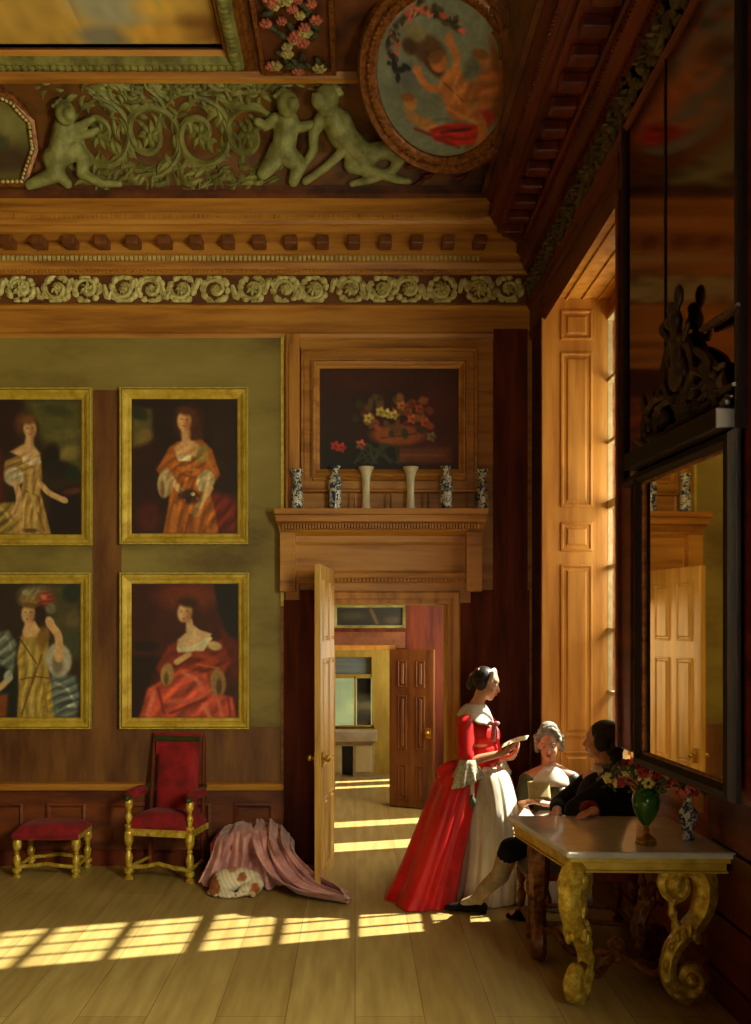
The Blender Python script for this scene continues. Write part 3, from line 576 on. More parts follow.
# flower piece over the door
b5 = (128, 590, 95, 420)
s5 = [('e', 300, 130, 160, 40, 0, (66,22,12), .8), ('e', 520, 260, 80, 160, 0, (74,26,14), .8), ('p', [(128,320),(300,330),(400,350),(390,420),(128,420)], (22,20,14), 24), ('p', [(390,350),(560,350),(570,400),(390,400)], (110,58,26), 16), ('s', [(400,375),(540,375)], 8, (140,80,36), 8), ('e', 390, 310, 90, 34, 0, (150,78,30), .4), ('s', [(330,320),(450,305)], 6, (96,44,16), 5)]
r = random.Random(3)
for k in range(46):
    a = r.uniform(0, 6.28); q = r.random()**.6; c = r.choice([(150,92,36), (128,56,26), (96,70,30), (60,52,24), (170,70,40), (110,36,20)])
    s5.append(('e', 380+150*q*math.cos(a), 245+62*q*math.sin(a), r.uniform(8, 20), r.uniform(6, 14), r.uniform(0, 180), c, .6))
for x_, y_, c in ((290,255,(196,178,84)), (350,240,(206,186,96)), (375,245,(196,170,80)), (330,235,(180,160,70)), (435,258,(196,96,50)), (480,270,(176,76,40)), (265,340,(200,90,56)), (180,345,(170,40,26)), (200,350,(180,50,30)), (500,315,(128,110,70)), (400,215,(170,104,46)), (460,225,(150,70,34))):
    for q in range(5): s5.append(('e', x_+9*math.cos(q*1.26), y_+8*math.sin(q*1.26), 9, 6, q*72, tuple(v*(.85+.08*q) for v in c), .5))
    s5.append(('e', x_, y_, 5, 4, 0, tuple(v*.6 for v in c), .6))
for k in range(14): s5.append(('s', [(r.uniform(220,400), 340), (r.uniform(230,400), 400)], 5, (58,66,40), 6))
picture('flower_painting', 'dark still life of flowers in a basket, framed in wood over the doorway shelf', 'framed painting', 312, 466, 362, 478, 8, b5, (48,20,12), s5, None, 8, 130, 100, oakH, oakV, YB-.03)
# landscape over the second door
t = thing('overdoor_landscape', 'small dark landscape panel in a narrow gilt frame above the second doorway', 'framed painting', (X(370, Y2), Y2, Z(628, Y2)))
fb2 = lambda u, v, h: (u, Y2-h, v)
MB().ring(X(337, Y2), X(402, Y2), Z(625, Y2), Z(608, Y2), [(0, .01), (.005, .03), (.03, .035), (.035, .02), (.035, 0)], fb2).build('frame', reliefc, t, smooth=False)
canvas('canvas', t, lambda u, v: (X(337+65*u, Y2), Y2-.012, Z(608+17*v, Y2)), (0, 65, 0, 17), 40, 14, (24,22,12), [('s', [(34,2),(40,15)], 3, (96,74,34), 3), ('e', 15, 8, 12, 4, 0, (50,50,24), .8), ('e', 55, 12, 8, 4, 0, (58,48,20), .8)], seed=4, cell=3)
MB().box(X(333, Y2), X(405, Y2), Y2-.02, Y2, Z(648, Y2), Z(632, Y2)).build('trim_18', oakD, smooth=False)['kind'] = 'structure'

# ================================================================ CEILING
b6 = (0, 226, -60, 45)
s6 = [('e', 60, 10, 60, 22, 5, (176,170,136), .8), ('e', 150, 5, 50, 14, -8, (236,186,80), .8), ('e', 200, 30, 40, 12, 0, (150,100,40), .8), ('e', 30, 38, 40, 10, 0, (140,134,110), .8), ('e', 130, 34, 60, 8, 0, (226,170,66), .8), ('s', [(120,-20),(140,8)], 5, (206,176,84), 8), ('e', 100, -30, 80, 20, 0, (196,160,90), .9)]
cp = struct(MB().box(cx0-.1, cx1+.1, cy0-.1, cy1+.1, ZC+.14, ZC+.16).build('ceiling_panel', ceilm, smooth=False))
t = thing('ceiling_painting', 'large golden sky painting set in the ceiling inside a green moulded frame', 'ceiling painting', ((cx0+cx1)/2, (cy0+cy1)/2, ZC+.13))
canvas('canvas', t, lambda u, v: (cx0+(cx1-cx0)*u, cy0+(cy1-cy0)*v, ZC+.035), (-700, 226, -300, 45), 200, 140, (206,164,74), s6, seed=9, mat=darkpaint, cell=14)
cf = lambda u, v, h: (u, v, ZC-h)
MB().ring(cx0, cx1, cy0, cy1, [(.0, -.04), (0, -.01), (.03, .03)], cf).build('inner_moulding', oakH, t, smooth=False)
g = MB().ring(cx0, cx1, cy0, cy1, [(.03, .02), (.05, .075), (.09, .085), (.125, .07), (.14, .04)], cf)
for k in range(100):
    xx = cx1+.085-.05*k
    if xx > cx0: g.ell((xx, cy1+.085, ZC-.075), (.03, .035, .02), (0, 0, .5 if k % 2 else -.5), 8, 5)
for k in range(60): g.ell((cx1+.085, cy1+.085-.05*k, ZC-.075), (.035, .03, .02), (0, 0, .5 if k % 2 else -.5), 8, 5)
g.build('leaf_garland', reliefc, t)
MB().ring(cx0, cx1, cy0, cy1, [(.14, 0), (.14, .05), (.17, .05), (.18, .03), (.2, .03), (.21, 0)], cf).build('outer_moulding', giltd, t, smooth=False)
# carved relief helpers ------------------------------------------------------
def spiral(cx, cy, r0, turns, a0, sgn, n=26, r1=.12):
    return [(cx+r0*(1-(1-r1)*i/(n-1))*math.cos(a0+sgn*turns*2*PI*i/(n-1)), cy+r0*(1-(1-r1)*i/(n-1))*math.sin(a0+sgn*turns*2*PI*i/(n-1))) for i in range(n)]
def rstroke(mb, pts, w, h, fn):         # raised ribbon along 2-D points, mapped by fn(u,v,h)
    t = MB().tube([(p[0], p[1], 0) for p in pts], (lambda q: w*(.35+.65*math.sin(PI*min(1, .15+q*.85)))), 6)
    t.v = [fn(a, b, max(c, -w*.2)*h/w) for a, b, c in t.v]; mb.add(t.v, t.f)
def rleaf(mb, x, y, L, wd, a, h, fn, curl=.4):
    pts = [(x+L*q*math.cos(a+curl*q), y+L*q*math.sin(a+curl*q), 0) for q in [i/6 for i in range(7)]]
    t = MB().tube(pts, lambda q: wd*math.sin(PI*(.08+.9*q)), 6)
    t.v = [fn(p, q, max(c, -wd*.2)*h/wd) for p, q, c in t.v]; mb.add(t.v, t.f)
def rosette(mb, x, y, r, h, fn, n=7):
    for k in range(n): rleaf(mb, x, y, r, r*.26, 2*PI*k/n+.2, h, fn, .35)
    e = MB().ell((x, y, 0), (r*.28, r*.28, r*.28), None, 8, 5); e.v = [fn(p, q, max(c, 0)*h*1.6/(r*.28)) for p, q, c in e.v]; mb.add(e.v, e.f)
def scroll_band(mb, u0, u1, v0, v1, fn, h, w, seed=0, leafy=9):
    rr = random.Random(seed); hh = (v1-v0); p = hh*1.25; n = max(1, int(round((u1-u0)/p))); p = (u1-u0)/n
    for k in range(n):
        cx = u0+p*(k+.5); cy = (v0+v1)/2; sgn = 1 if k % 2 else -1
        cx += p*rr.uniform(-.12, .12); sp = spiral(cx, cy, hh*rr.uniform(.34, .44), rr.uniform(1, 1.5), PI if sgn > 0 else PI, -sgn)
        rstroke(mb, sp, w*.8, h, fn)
        rstroke(mb, cr([(cx-p*.62, cy-sgn*hh*rr.uniform(0, .2)), (cx-p*.5, cy+sgn*hh*.34), (cx-hh*.42, cy)], 8), w*1.1, h, fn)
        rosette(mb, cx, cy, hh*rr.uniform(.2, .36), h*1.3, fn, rr.choice([6, 8, 9]))
        for j in range(leafy):
            a = 2*PI*j/leafy+rr.uniform(-.2, .2); rad = hh*.42
            lx = cx+rad*math.cos(a); ly = cy+rad*math.sin(a)
            if v0+.02*hh < ly < v1-.02*hh: rleaf(mb, lx, ly, hh*rr.uniform(.24, .42), w*1.25, a+sgn*1.1, h*.8, lambda u, v, q: fn(u, min(max(v, v0), v1), q), sgn*.7)
# white flowing frieze under the cornice
fr = lambda u, v, h: (u, YB-.03-h, v)
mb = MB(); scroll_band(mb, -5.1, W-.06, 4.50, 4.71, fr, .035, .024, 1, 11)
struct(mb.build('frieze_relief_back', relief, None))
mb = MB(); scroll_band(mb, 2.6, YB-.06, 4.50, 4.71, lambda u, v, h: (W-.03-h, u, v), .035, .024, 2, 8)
struct(mb.build('frieze_relief_right', shaded, None))
# cove reliefs
cv = lambda s, t, h: cove_pt(s, t, h)
def cvx(px, py):                       # photo point -> (s,t) on the back cove
    best = None
    for i in range(101):
        t = i/100; p = cove_pt(0, t); y = CY-(p[2]-1.92)*F/p[1]
        if best is None or abs(y-py) < best[0]: best = (abs(y-py), t, p[1])
    return (X(px, best[2]), best[1])
u0, u1 = cvx(30, 130)[0], cvx(280, 130)[0]
sc_ = 1/.85
fnc = lambda u, v, h: cove_pt(u, min(max(v*sc_, .03), .97), h)
mb = MB(); r = random.Random(11)
for cx_, sg in ((100, 1), (150, -1), (200, 1), (248, -1)):
    u, t = cvx(cx_, 135); v = t/sc_
    rstroke(mb, spiral(u, v, .26, 1.5, PI/2*sg, -sg, 34), .03, .05, fnc)
    rosette(mb, u, v, .1, .05, fnc, 7)
    for j in range(16):
        a = 2*PI*j/16; q = .26+(.03 if j % 2 else -.07); rleaf(mb, u+q*math.cos(a), v+q*math.sin(a), r.uniform(.08, .16), .026, a+sg*1.0, .045, fnc, sg*.9)
for k in range(260):
    px = r.uniform(85, 275); py = r.choice([r.uniform(78, 100), r.uniform(165, 192), r.uniform(85, 190)]); u, t = cvx(px, py)
    rleaf(mb, u, t/sc_, r.uniform(.07, .17), r.uniform(.014, .026), r.uniform(0, 6.28), .035, fnc, r.uniform(-1.4, 1.4))
for k in range(60):
    px = r.uniform(38, 345); u, t = cvx(px, r.uniform(80, 92)); rleaf(mb, u, t/sc_, r.uniform(.05, .1), .014, r.choice([0, PI])+r.uniform(-.5, .5), .025, fnc, r.uniform(-1, 1))
struct(mb.build('cove_scroll_relief', reliefc, None))
def putto(label, J, s=1.0):
    """J: joints in photo pixels; a plump child figure in high relief on the cove"""
    def Q(p, h=.06): u, t = cvx(p[0], p[1]); return cove_pt(u, t, h)
    mb = MB(); k = 1/132.0
    hd = Q(J['head'], .12); r = J['hr']*k*.92; mb.ell(hd, (r*.9, r*.9, r), None, 16, 12)
    fx = J.get('face', 1); mb.ell(Vector(hd)+Vector((fx*r*.45, -r*.55, -r*.35)), r*.55).ell(Vector(hd)+Vector((fx*r*.75, -r*.75, -r*.1)), r*.2)
    for q in range(16): b_ = q*2.4; e_ = .25+.75*(q/15); mb.ell(Vector(hd)+Vector((r*(-fx*.28+.8*math.cos(b_)*math.sqrt(1-e_*e_*.8)), -r*.15+.55*r*math.sin(b_)*(1-e_*.6), r*(.15+.85*e_))), r*.2)
    for ch in J['limbs']:
        pts = [Q(p[:2], p[3] if len(p) > 3 else .07) for p in ch]; mb.chain(pts, [p[2]*k*.8 for p in ch])
    o = blob(mb, 'cherub_relief', reliefd, None, .009, 3)
    tag(o, label, 'relief figure', 'green cherub reliefs on the cove'); return o
putto('green cherub in relief kneeling beside the left medallion, face turned right', dict(head=(68,106), hr=12, face=1, limbs=[[(68,117,7),(66,125,13),(64,140,14),(62,155,15)],[(60,126,7),(74,134,6),(92,132,5),(98,128,4)],[(72,126,7),(84,122,5),(94,116,4)],[(60,158,14),(78,150,11),(86,160,9)],[(86,160,9),(84,176,7),(104,186,5),(122,187,4)],[(56,160,14),(60,176,10),(44,182,8),(32,188,6)],[(60,176,9),(70,186,6)]]))
putto('green cherub in relief reaching its arm across to the larger cherub', dict(head=(288,95), hr=13, face=1, limbs=[[(288,108,7),(288,118,14),(286,134,15),(284,150,15)],[(282,118,8),(292,126,7),(312,122,6),(326,118,5)],[(276,116,8),(266,124,6),(258,118,5)],[(280,152,14),(272,164,11),(264,176,8)],[(288,156,14),(300,166,10),(294,184,7)]]))
putto('larger green cherub in relief leaning on one arm with legs stretched to the right', dict(head=(326,90), hr=15, face=-1, limbs=[[(328,104,8),(334,116,16),(340,132,16),(352,146,17),(362,156,16)],[(344,116,9),(352,130,7,.11),(344,150,6,.12),(326,170,5,.11),(306,184,5)],[(322,114,9),(314,130,7),(314,150,6),(304,168,5)],[(362,156,14),(384,150,11),(401,156,9)],[(401,157,8),(392,172,6),(370,183,5),(352,186,4)],[(352,166,11),(376,174,7),(398,182,5),(408,184,4)]]))
# left medallion, cut by the picture's edge
def cpx(px, py, h=0): u, t = cvx(px, py); return cove_pt(u, t, h)
t = thing('cove_medallion', 'eight-sided landscape medallion on the cove with dark beaded border, at the left edge', 'medallion', cpx(-2, 150, 0))
pts8 = [(-40,190),(28,190),(40,150),(36,118),(14,92),(0,84),(-20,92),(-50,120)]
M8 = [cpx(x, y, .02) for x, y in pts8]
rows = []
for s_, h in ((1.0, .0), (1.0, .05), (.93, .065), (.82, .06), (.8, .03)):
    rows.append([cpx(-4+(x+4)*s_, 142+(y-142)*s_, h) for x, y in pts8])
MB().grid(rows, True).build('border', giltd, t, smooth=False)
mb = MB()
for i in range(8):
    a = pts8[i]; b = pts8[(i+1) % 8]; n = max(2, int(math.hypot(a[0]-b[0], a[1]-b[1])/5))
    for j in range(n):
        q = j/n; x = a[0]+(b[0]-a[0])*q; y = a[1]+(b[1]-a[1])*q; mb.ell(cpx(-4+(x+4)*.88, 142+(y-142)*.88, .065), .014, None, 8, 5)
mb.build('beading', relief, t)
n = 24; rows = []; pp = []
for i in range(9):
    q = max(i/8, .01); row = []
    for j in range(n):
        f = j/n*8; k = int(f); w_ = f-k; x = pts8[k][0]*(1-w_)+pts8[(k+1) % 8][0]*w_; y = pts8[k][1]*(1-w_)+pts8[(k+1) % 8][1]*w_
        x = -4+(x+4)*q*.81; y = 142+(y-142)*q*.81; row.append(cpx(x, y, .04)); pp.append((x, y))
    rows.append(row)
pp = np.array(pp); cols = paint(pp[:, 0], pp[:, 1], (104,96,40), [('e', 5, 160, 40, 14, 0, (70,50,22), .6), ('e', 10, 120, 26, 14, 0, (128,122,60), .7), ('e', 0, 142, 10, 8, 0, (60,64,28), .6)], seed=3)
put_cols(MB().grid(rows, True).build('painted_field', darkpaint, t), cols)
# round painting in the corner of the ceiling
oc = Vector((X(442, 6.22), 6.22, Z(80, 6.22))); on = Vector((-.30, -.46, -.84)).normalized()
ou = (Vector((1, 0, 0))-on*on.x).normalized(); ov = on.cross(ou).normalized()
if ov.z > 0: ov = -ov                                     # ov points down the picture
def op(a, b, h=0): return tuple(oc+ou*a+ov*b+on*h)
ORX, ORY = .44, .53
t = thing('roundel_painting', 'oval ceiling painting of infants with a flower wreath and red drapery', 'ceiling painting', tuple(oc))
mb = MB()
for (r0, h) in (): pass
def oring(prof, n=64): return MB().grid([[op((ORX+d)*math.cos(2*PI*j/n), (ORY+d)*math.sin(2*PI*j/n), h) for j in range(n)] for d, h in prof], True)
oring([(0, 0), (.0, .03), (.02, .045), (.05, .05), (.07, .03), (.085, .03), (.11, .045), (.13, .03), (.15, -.02), (.15, -.06), (.05, -.25), (-.15, -.5)]).build('frame', giltd, t, ang=50)
mb = MB()
for k in range(96):
    a = 2*PI*k/96; mb.ell(op((ORX+.052)*math.cos(a), (ORY+.052)*math.sin(a), .05), (.012, .012, .010), None, 8, 5)
mb.build('carved_leaf_border', giltd, t)
sh = [('e', 120, 60, 60, 40, 0, (132,128,90), .8), ('e', 250, 330, 60, 60, 0, (94,98,92), .8), ('e', 420, 180, 60, 50, 0, (118,122,100), .8), ('e', 200, 430, 60, 60, 0, (112,116,96), .8),
 ('p', [(600,120),(700,250),(700,420),(560,600),(520,560),(640,380)], (128,72,34), 30),
 ('e', 340, 215, 80, 56, 20, (92,62,32), .4), ('e', 280, 160, 44, 34, 0, (136,124,82), .5), ('e', 255, 215, 36, 30, 30, (70,48,26), .5), ('e', 370, 270, 60, 30, 40, (76,50,26), .5),
 ('e', 160, 210, 12, 26, 20, (30,36,34), .4), ('e', 178, 262, 26, 14, 30, (24,30,32), .4), ('e', 190, 300, 14, 30, -10, (22,26,30), .4), ('e', 222, 310, 28, 13, -20, (24,28,30), .4), ('e', 208, 345, 12, 20, 0, (24,28,30), .4), ('e', 245, 296, 22, 11, 20, (22,26,28), .4), ('s', [(190,150),(240,100),(310,75),(380,85),(470,120)], 22, (50,44,26), 16),
 ('e', 180, 185, 16, 12, 0, (190,70,54), .5), ('e', 200, 215, 16, 14, 0, (170,90,66), .5), ('e', 220, 140, 20, 14, 0, (150,120,90), .5), ('e', 245, 95, 22, 12, 0, (180,70,54), .5), ('e', 310, 72, 30, 16, 0, (196,92,70), .5), ('e', 395, 80, 18, 11, 0, (200,84,64), .5), ('e', 480, 122, 18, 10, 0, (210,96,80), .5), ('e', 355, 60, 14, 20, 0, (52,56,34), .5), ('e', 300, 45, 14, 14, 0, (74,66,36), .5),
 ('p', [(240,470),(300,480),(400,500),(420,560),(330,540),(270,510)], (176,120,60), 12), ('e', 272, 440, 32, 32, 0, (186,124,66), .3), ('e', 255, 420, 30, 18, 0, (150,96,44), .5),
 ('p', [(370,540),(440,500),(520,480),(600,480),(590,560),(480,590),(400,580)], (176,34,26), 10), ('s', [(430,540),(560,500)], 14, (96,14,14), 12), ('p', [(580,420),(620,400),(670,420),(650,470),(600,440)], (176,30,26), 8),
 ('e', 480, 350, 74, 84, -30, (190,116,54), .25), ('e', 500, 420, 60, 56, 0, (180,106,48), .3), ('s', [(520,430),(600,450),(625,520),(610,600),(625,645)], 44, (176,104,50), 10), ('s', [(460,290),(470,230),(430,165)], 32, (186,114,56), 8), ('s', [(430,350),(350,360),(290,300)], 32, (186,114,56), 8), ('e', 392, 258, 40, 36, -20, (184,110,54), .3), ('e', 375, 240, 34, 22, -20, (136,84,40), .5),
 ('e', 610, 330, 56, 90, 10, (168,96,46), .3), ('e', 575, 215, 38, 38, 0, (166,98,48), .3), ('e', 570, 195, 36, 20, 0, (128,80,40), .5), ('s', [(560,290),(540,330),(530,380)], 26, (164,94,44), 8), ('e', 540, 260, 36, 50, 20, (96,98,80), .6), ('s', [(420,330),(520,390)], 6, (130,70,32), 6)]
rw = random.Random(4)
for k in range(60):
    a = rw.uniform(2.6, 5.6); q = rw.uniform(.75, 1.15); x_ = 330+170*q*math.cos(a); y_ = 215+150*q*math.sin(a)
    c = rw.choice([(34,38,30), (60,54,30), (84,70,36), (196,90,70), (210,120,96), (150,120,84), (26,30,30)])
    sh.append(('e', x_, y_, rw.uniform(7, 15), rw.uniform(5, 10), rw.uniform(0, 180), c, .5))
sh += [('f', 480, 530, 120, 60, 70, 40, .25), ('f', 490, 350, 110, 120, 30, 90, .14), ('f', 610, 330, 80, 120, 60, 60, .14), ('e', 380, 232, 36, 20, -30, (128,78,36), .6), ('e', 262, 416, 30, 16, -10, (140,88,40), .6), ('e', 300, 300, 14, 20, 40, (190,120,64), .5), ('e', 428, 158, 16, 22, 10, (190,120,62), .5), ('s', [(300,545),(380,560),(520,590)], 10, (120,24,20), 12), ('s', [(450,430),(520,455),(590,470)], 14, (206,134,72), 16), ('e', 250, 300, 60, 40, 0, (118,122,110), .9) if False else ('s', [(480,300),(470,350),(500,400)], 8, (214,146,84), 18)]
rows = []; pp = []
for i in range(80):
    q = max(i/79, .004); row = []
    for j in range(180):
        a = 2*PI*j/180; row.append(op(ORX*q*math.cos(a), ORY*q*math.sin(a), .01)); pp.append((410+300*q*math.cos(a), 325+320*q*math.sin(a)))
    rows.append(row)
pp = np.array(pp); cols = paint(pp[:, 0], pp[:, 1], (120,126,106), sh, seed=5, cell=14)
put_cols(MB().grid(rows, True).build('canvas', darkpaint, t), cols)
# little spandrel carvings under the roundel, red ribbon on the cove
mb = MB()
for (a, b, c_, d_) in ((405,168,.14,.3), (420,176,.12,-.3), (436,170,.12,.4), (452,178,.14,-.2), (410,186,.16,.1)):
    u, tt = cvx(a, b); rleaf(mb, u, tt/sc_, c_, .022, d_, .04, fnc, .5)
rib = M('red_ribbon', (120,34,20), (70,18,10), (12,12,12), .6)
struct(mb.build('cove_ribbon_relief', rib, None))
mb = MB()
for k in range(26):
    r_ = random.Random(k); a = 6.9-.16*k; 
    if a > 3: rstroke(mb, spiral(a, .45, .13, 1.2, 0, 1 if k % 2 else -1, 18), .02, .03, lambda u, v, h: cove_pt(u, min(max(v, .03), .97), h, 1))
struct(mb.build('cove_side_relief', covebg, None))
# flower garland panel between the ceiling painting and the roundel
gx0, gx1 = X(262, 6.55), X(334, 6.55)
t = thing('ceiling_flower_garland', 'ceiling panel with a hanging garland of pink and cream carved flowers', 'carved garland', ((gx0+gx1)/2, 6.5, ZC))
MB().ring(gx0+.02, gx1-.02, 4.2, 6.62, [(0, 0), (0, .03), (.03, .035), (.04, 0)], cf).build('border', giltd, t, smooth=False)
gp = M('garland_pink', (190,100,72), (140,66,46), (30,30,30), .7); gc_ = M('garland_cream', (176,160,96), (136,118,60), (30,30,30), .7); gl = M('garland_leaf', (66,70,30), (38,40,18), (30,30,30), .7)
r = random.Random(21); lf = MB()
for k in range(76):
    Yg = r.uniform(5.2, 6.58); xm = (gx0+gx1)/2; lim = .10+.13*abs(math.sin(Yg*5.5)); x = xm+r.uniform(-1, 1)*min(lim, (gx1-gx0)/2-.06); rad = r.uniform(.03, .055)
    if k % 2: lf.ell((x, Yg, ZC-.04), (rad*1.2, rad*.5, .02), (0, 0, r.uniform(0, 3)), 8, 5)
    else:
        mb = MB()
        for q in range(6): mb.ell((x+rad*.6*math.cos(q*1.05), Yg+rad*.6*math.sin(q*1.05), ZC-.05), (rad*.5, rad*.38, .02), (0, 0, q*1.05), 8, 5)
        mb.ell((x, Yg, ZC-.065), rad*.35, None, 8, 5).build('flower', gp if k % 4 else gc_, t)
lf.build('leaves', gl, t)
# ================================================================ DOORS
def door_leaf(mb_fn, w, h, th=.045): pass
def panelled_leaf(name, hinge, ang, w, h, m, label=None, knob_side=1, knobz=.95, parent=None):
    """leaf hinged at hinge, closed direction +x, opened by ang; six raised panels on both faces"""
    th = .045
    o = MB().box(0, w, -th/2, th/2, .01, h).build(name, m, None, smooth=False, bevel=.004)
    o.location = hinge; o.rotation_euler = (0, 0, ang)
    pb = MB(); s = .085; mid = w/2
    rows = [(.14*h/2.3, .62*h/2.3), (.86*h/2.3, 1.62*h/2.3), (1.76*h/2.3, h-.12)]
    for sgn in (1, -1):
        fn = lambda u, v, hh: (u, sgn*(th/2+hh), v)
        for (a, b) in rows:
            for (c, d) in ((s, mid-s*.45), (mid+s*.45, w-s)):
                P(pb, c+.02, d-.02, a, b, fn, .7)
    pb.build('door_panel', m, o, smooth=False, local=True)
    kb = MB()
    for sgn in (1, -1): kb.ell((w-.06, sgn*(th/2+.045), knobz), (.025, .02, .025)).cap((w-.06, sgn*th/2, knobz), .01, (w-.06, sgn*(th/2+.04), knobz), .01); kb.box(w-.09, w-.03, sgn*(th/2+.004)-.004, sgn*(th/2+.004)+.004, knobz-.06, knobz+.05)
    kb.build('door_handle', brassm, o, local=True)
    o['kind'] = 'structure'; return o
doorm = M('door_oak', (198,156,74), (172,128,54), (14,14,1.2), .4, bump=.05, c3=(220,168,78))
doorr = M('door_red_oak', (112,66,26), (84,44,17), (12,12,1.2), .45, bump=.05, c3=(124,76,32))
# first leaf, swung into the room on the left jamb
hx, hy = DX0-.01, YB-.075; nx_, ny_ = X(317.5, 6.86), 6.86
panelled_leaf('door_1', (hx, hy, 0), math.atan2(ny_-hy, nx_-hx), math.hypot(nx_-hx, ny_-hy), 2.36, doorm)
# second leaf, on the second room's far wall
h2 = (D2X1, Y2-.06, 0); e2 = (X(434.5, 9.86), 9.86)
panelled_leaf('door_2', h2, math.atan2(e2[1]-h2[1], e2[0]-h2[0]), math.hypot(e2[0]-h2[0], e2[1]-h2[1]), D2Z+.01, doorr, knobz=.8)
# ================================================================ SHELF VASES
SZ = zt
def beaker(mb, s=1): return mb.lathe([(0, 0), (.042, 0), (.045, .01), (.034, .03), (.030, .12), (.031, .2), (.036, .27), (.052, .315), (.066, .335), (.062, .34), (.04, .32), (.026, .27), (.02, .2)], n=24)
def bottle(mb): return mb.lathe([(0, 0), (.04, 0), (.044, .01), (.046, .05), (.05, .12), (.054, .2), (.05, .245), (.036, .275), (.027, .29), (.026, .31), (.04, .335), (.046, .345), (.04, .348), (.024, .33)], n=24)
def balus(mb): return mb.lathe([(0, 0), (.036, 0), (.042, .015), (.046, .06), (.048, .11), (.04, .17), (.033, .22), (.032, .26), (.045, .295), (.058, .315), (.054, .32), (.03, .3)], n=24)
VL = ['small blue and white baluster vase, leftmost on the shelf over the door', 'blue and white bottle vase standing left of the plain white beakers on the shelf', 'plain white flared beaker vase on the shelf, left of the two', 'plain white flared beaker vase on the shelf, right of the two', 'blue and white bottle vase standing right of the plain white beakers on the shelf', 'dim blue and white baluster vase at the shadowed right end of the shelf']
protos = {}
for i, (px, kind) in enumerate(((297, 'b'), (335, 't'), (366, 'k'), (410.5, 'k'), (446, 't'), (482, 'b'))):
    y = YB-.12
    if kind in protos: o = dup(protos[kind])
    else:
        o = {'b': balus, 't': bottle, 'k': beaker}[kind](MB()).build('shelf_vase', porc if kind == 'k' else delft, None, ang=60); protos[kind] = o
    o.location = (X(px, y), y, SZ+.001); o.rotation_euler = (0, 0, i*1.3)
    if kind == 't': o.scale = (1, 1, 1.0)
    tag(o, VL[i], 'vase', 'porcelain vases on the shelf over the door')

# ================================================================ TURNED FURNITURE
def turned_leg(mb, x, y, z0, z1, r=.03):
    L = z1-z0; pr = [(0, 0), (r*1.1, 0), (r*1.15, .05), (r*.6, .08), (r*.65, .12), (r*1.2, .14), (r*1.2, .22), (r*.55, .25), (r*.8, .34), (r*1.05, .45), (r*.9, .52), (r*.5, .6), (r*.8, .63), (r*.5, .66), (r*.75, .72), (r*1.15, .8), (r*1.15, .96), (r, 1), (0, 1)]
    return mb.lathe([(a, z0+b*L) for a, b in pr], (x, y, 0), 16)
def cushion(mb, x0, x1, y0, y1, z0, z1, n=14):
    rows = []
    for i in range(n+1):
        v = i/n; row = []
        for j in range(n+1):
            u = j/n; e = (1-abs(2*u-1)**5)*(1-abs(2*v-1)**5); row.append((x0+(x1-x0)*u, y0+(y1-y0)*v, z0+(z1-z0)*(e**.5)))
        rows.append(row)
    mb.grid(rows)
    return mb.box(x0+.01, x1-.01, y0+.01, y1-.01, z0-.03, z0+.005)
def stool(name, label, loc, w, d, h, rot=0, group=None, cat='stool', seatm=redvel, legm=gilt2):
    t = thing(name, label, cat, loc, rot, group); x, y = w/2-.035, d/2-.035
    for sx in (-1, 1):
        for sy in (-1, 1): turned_leg(MB(), sx*x, sy*y, 0, h-.09).build('leg', legm, t, local=True)
    MB().box(-x-.03, x+.03, -y-.03, y+.03, h-.09, h-.045).build('seat_rail', legm, t, smooth=False, local=True, bevel=.006)
    mb = MB()
    for sy in (-1, 1): mb.tube([(-x, sy*y, .075), (-x*.4, sy*y, .085), (0, sy*y, .1), (x*.4, sy*y, .085), (x, sy*y, .075)], .015, 8)
    for sx in (-1, 1): mb.tube([(sx*x, -y, .075), (sx*x, y, .075)], .014, 8)
    mb.build('stretcher', legm, t, local=True)
    cushion(MB(), -w/2, w/2, -d/2, d/2, h-.045, h+.02).build('seat', seatm, t, local=True)
    mb = MB()
    for k in range(60):
        q = -w/2+.01+(w-.02)*k/59
        mb.box(q-.003, q+.003, -d/2-.006, -d/2+.002, h-.085, h-.045)
    mb.build('fringe', redvel, t, smooth=False, local=True)
    return t
YF = 7.24
stool('footstool', 'low gilt stool with a red velvet seat, standing left of the red armchair', (X(53, YF+.16), YF+.16, 0), .52, .38, .375, 0, 'red and gilt stools along the wall')
stool('footstool', 'gilt stool with a red seat buried under the pink silk drapery', (X(246, 7.2), 7.22, 0), .50, .38, .34, 0, 'red and gilt stools along the wall')
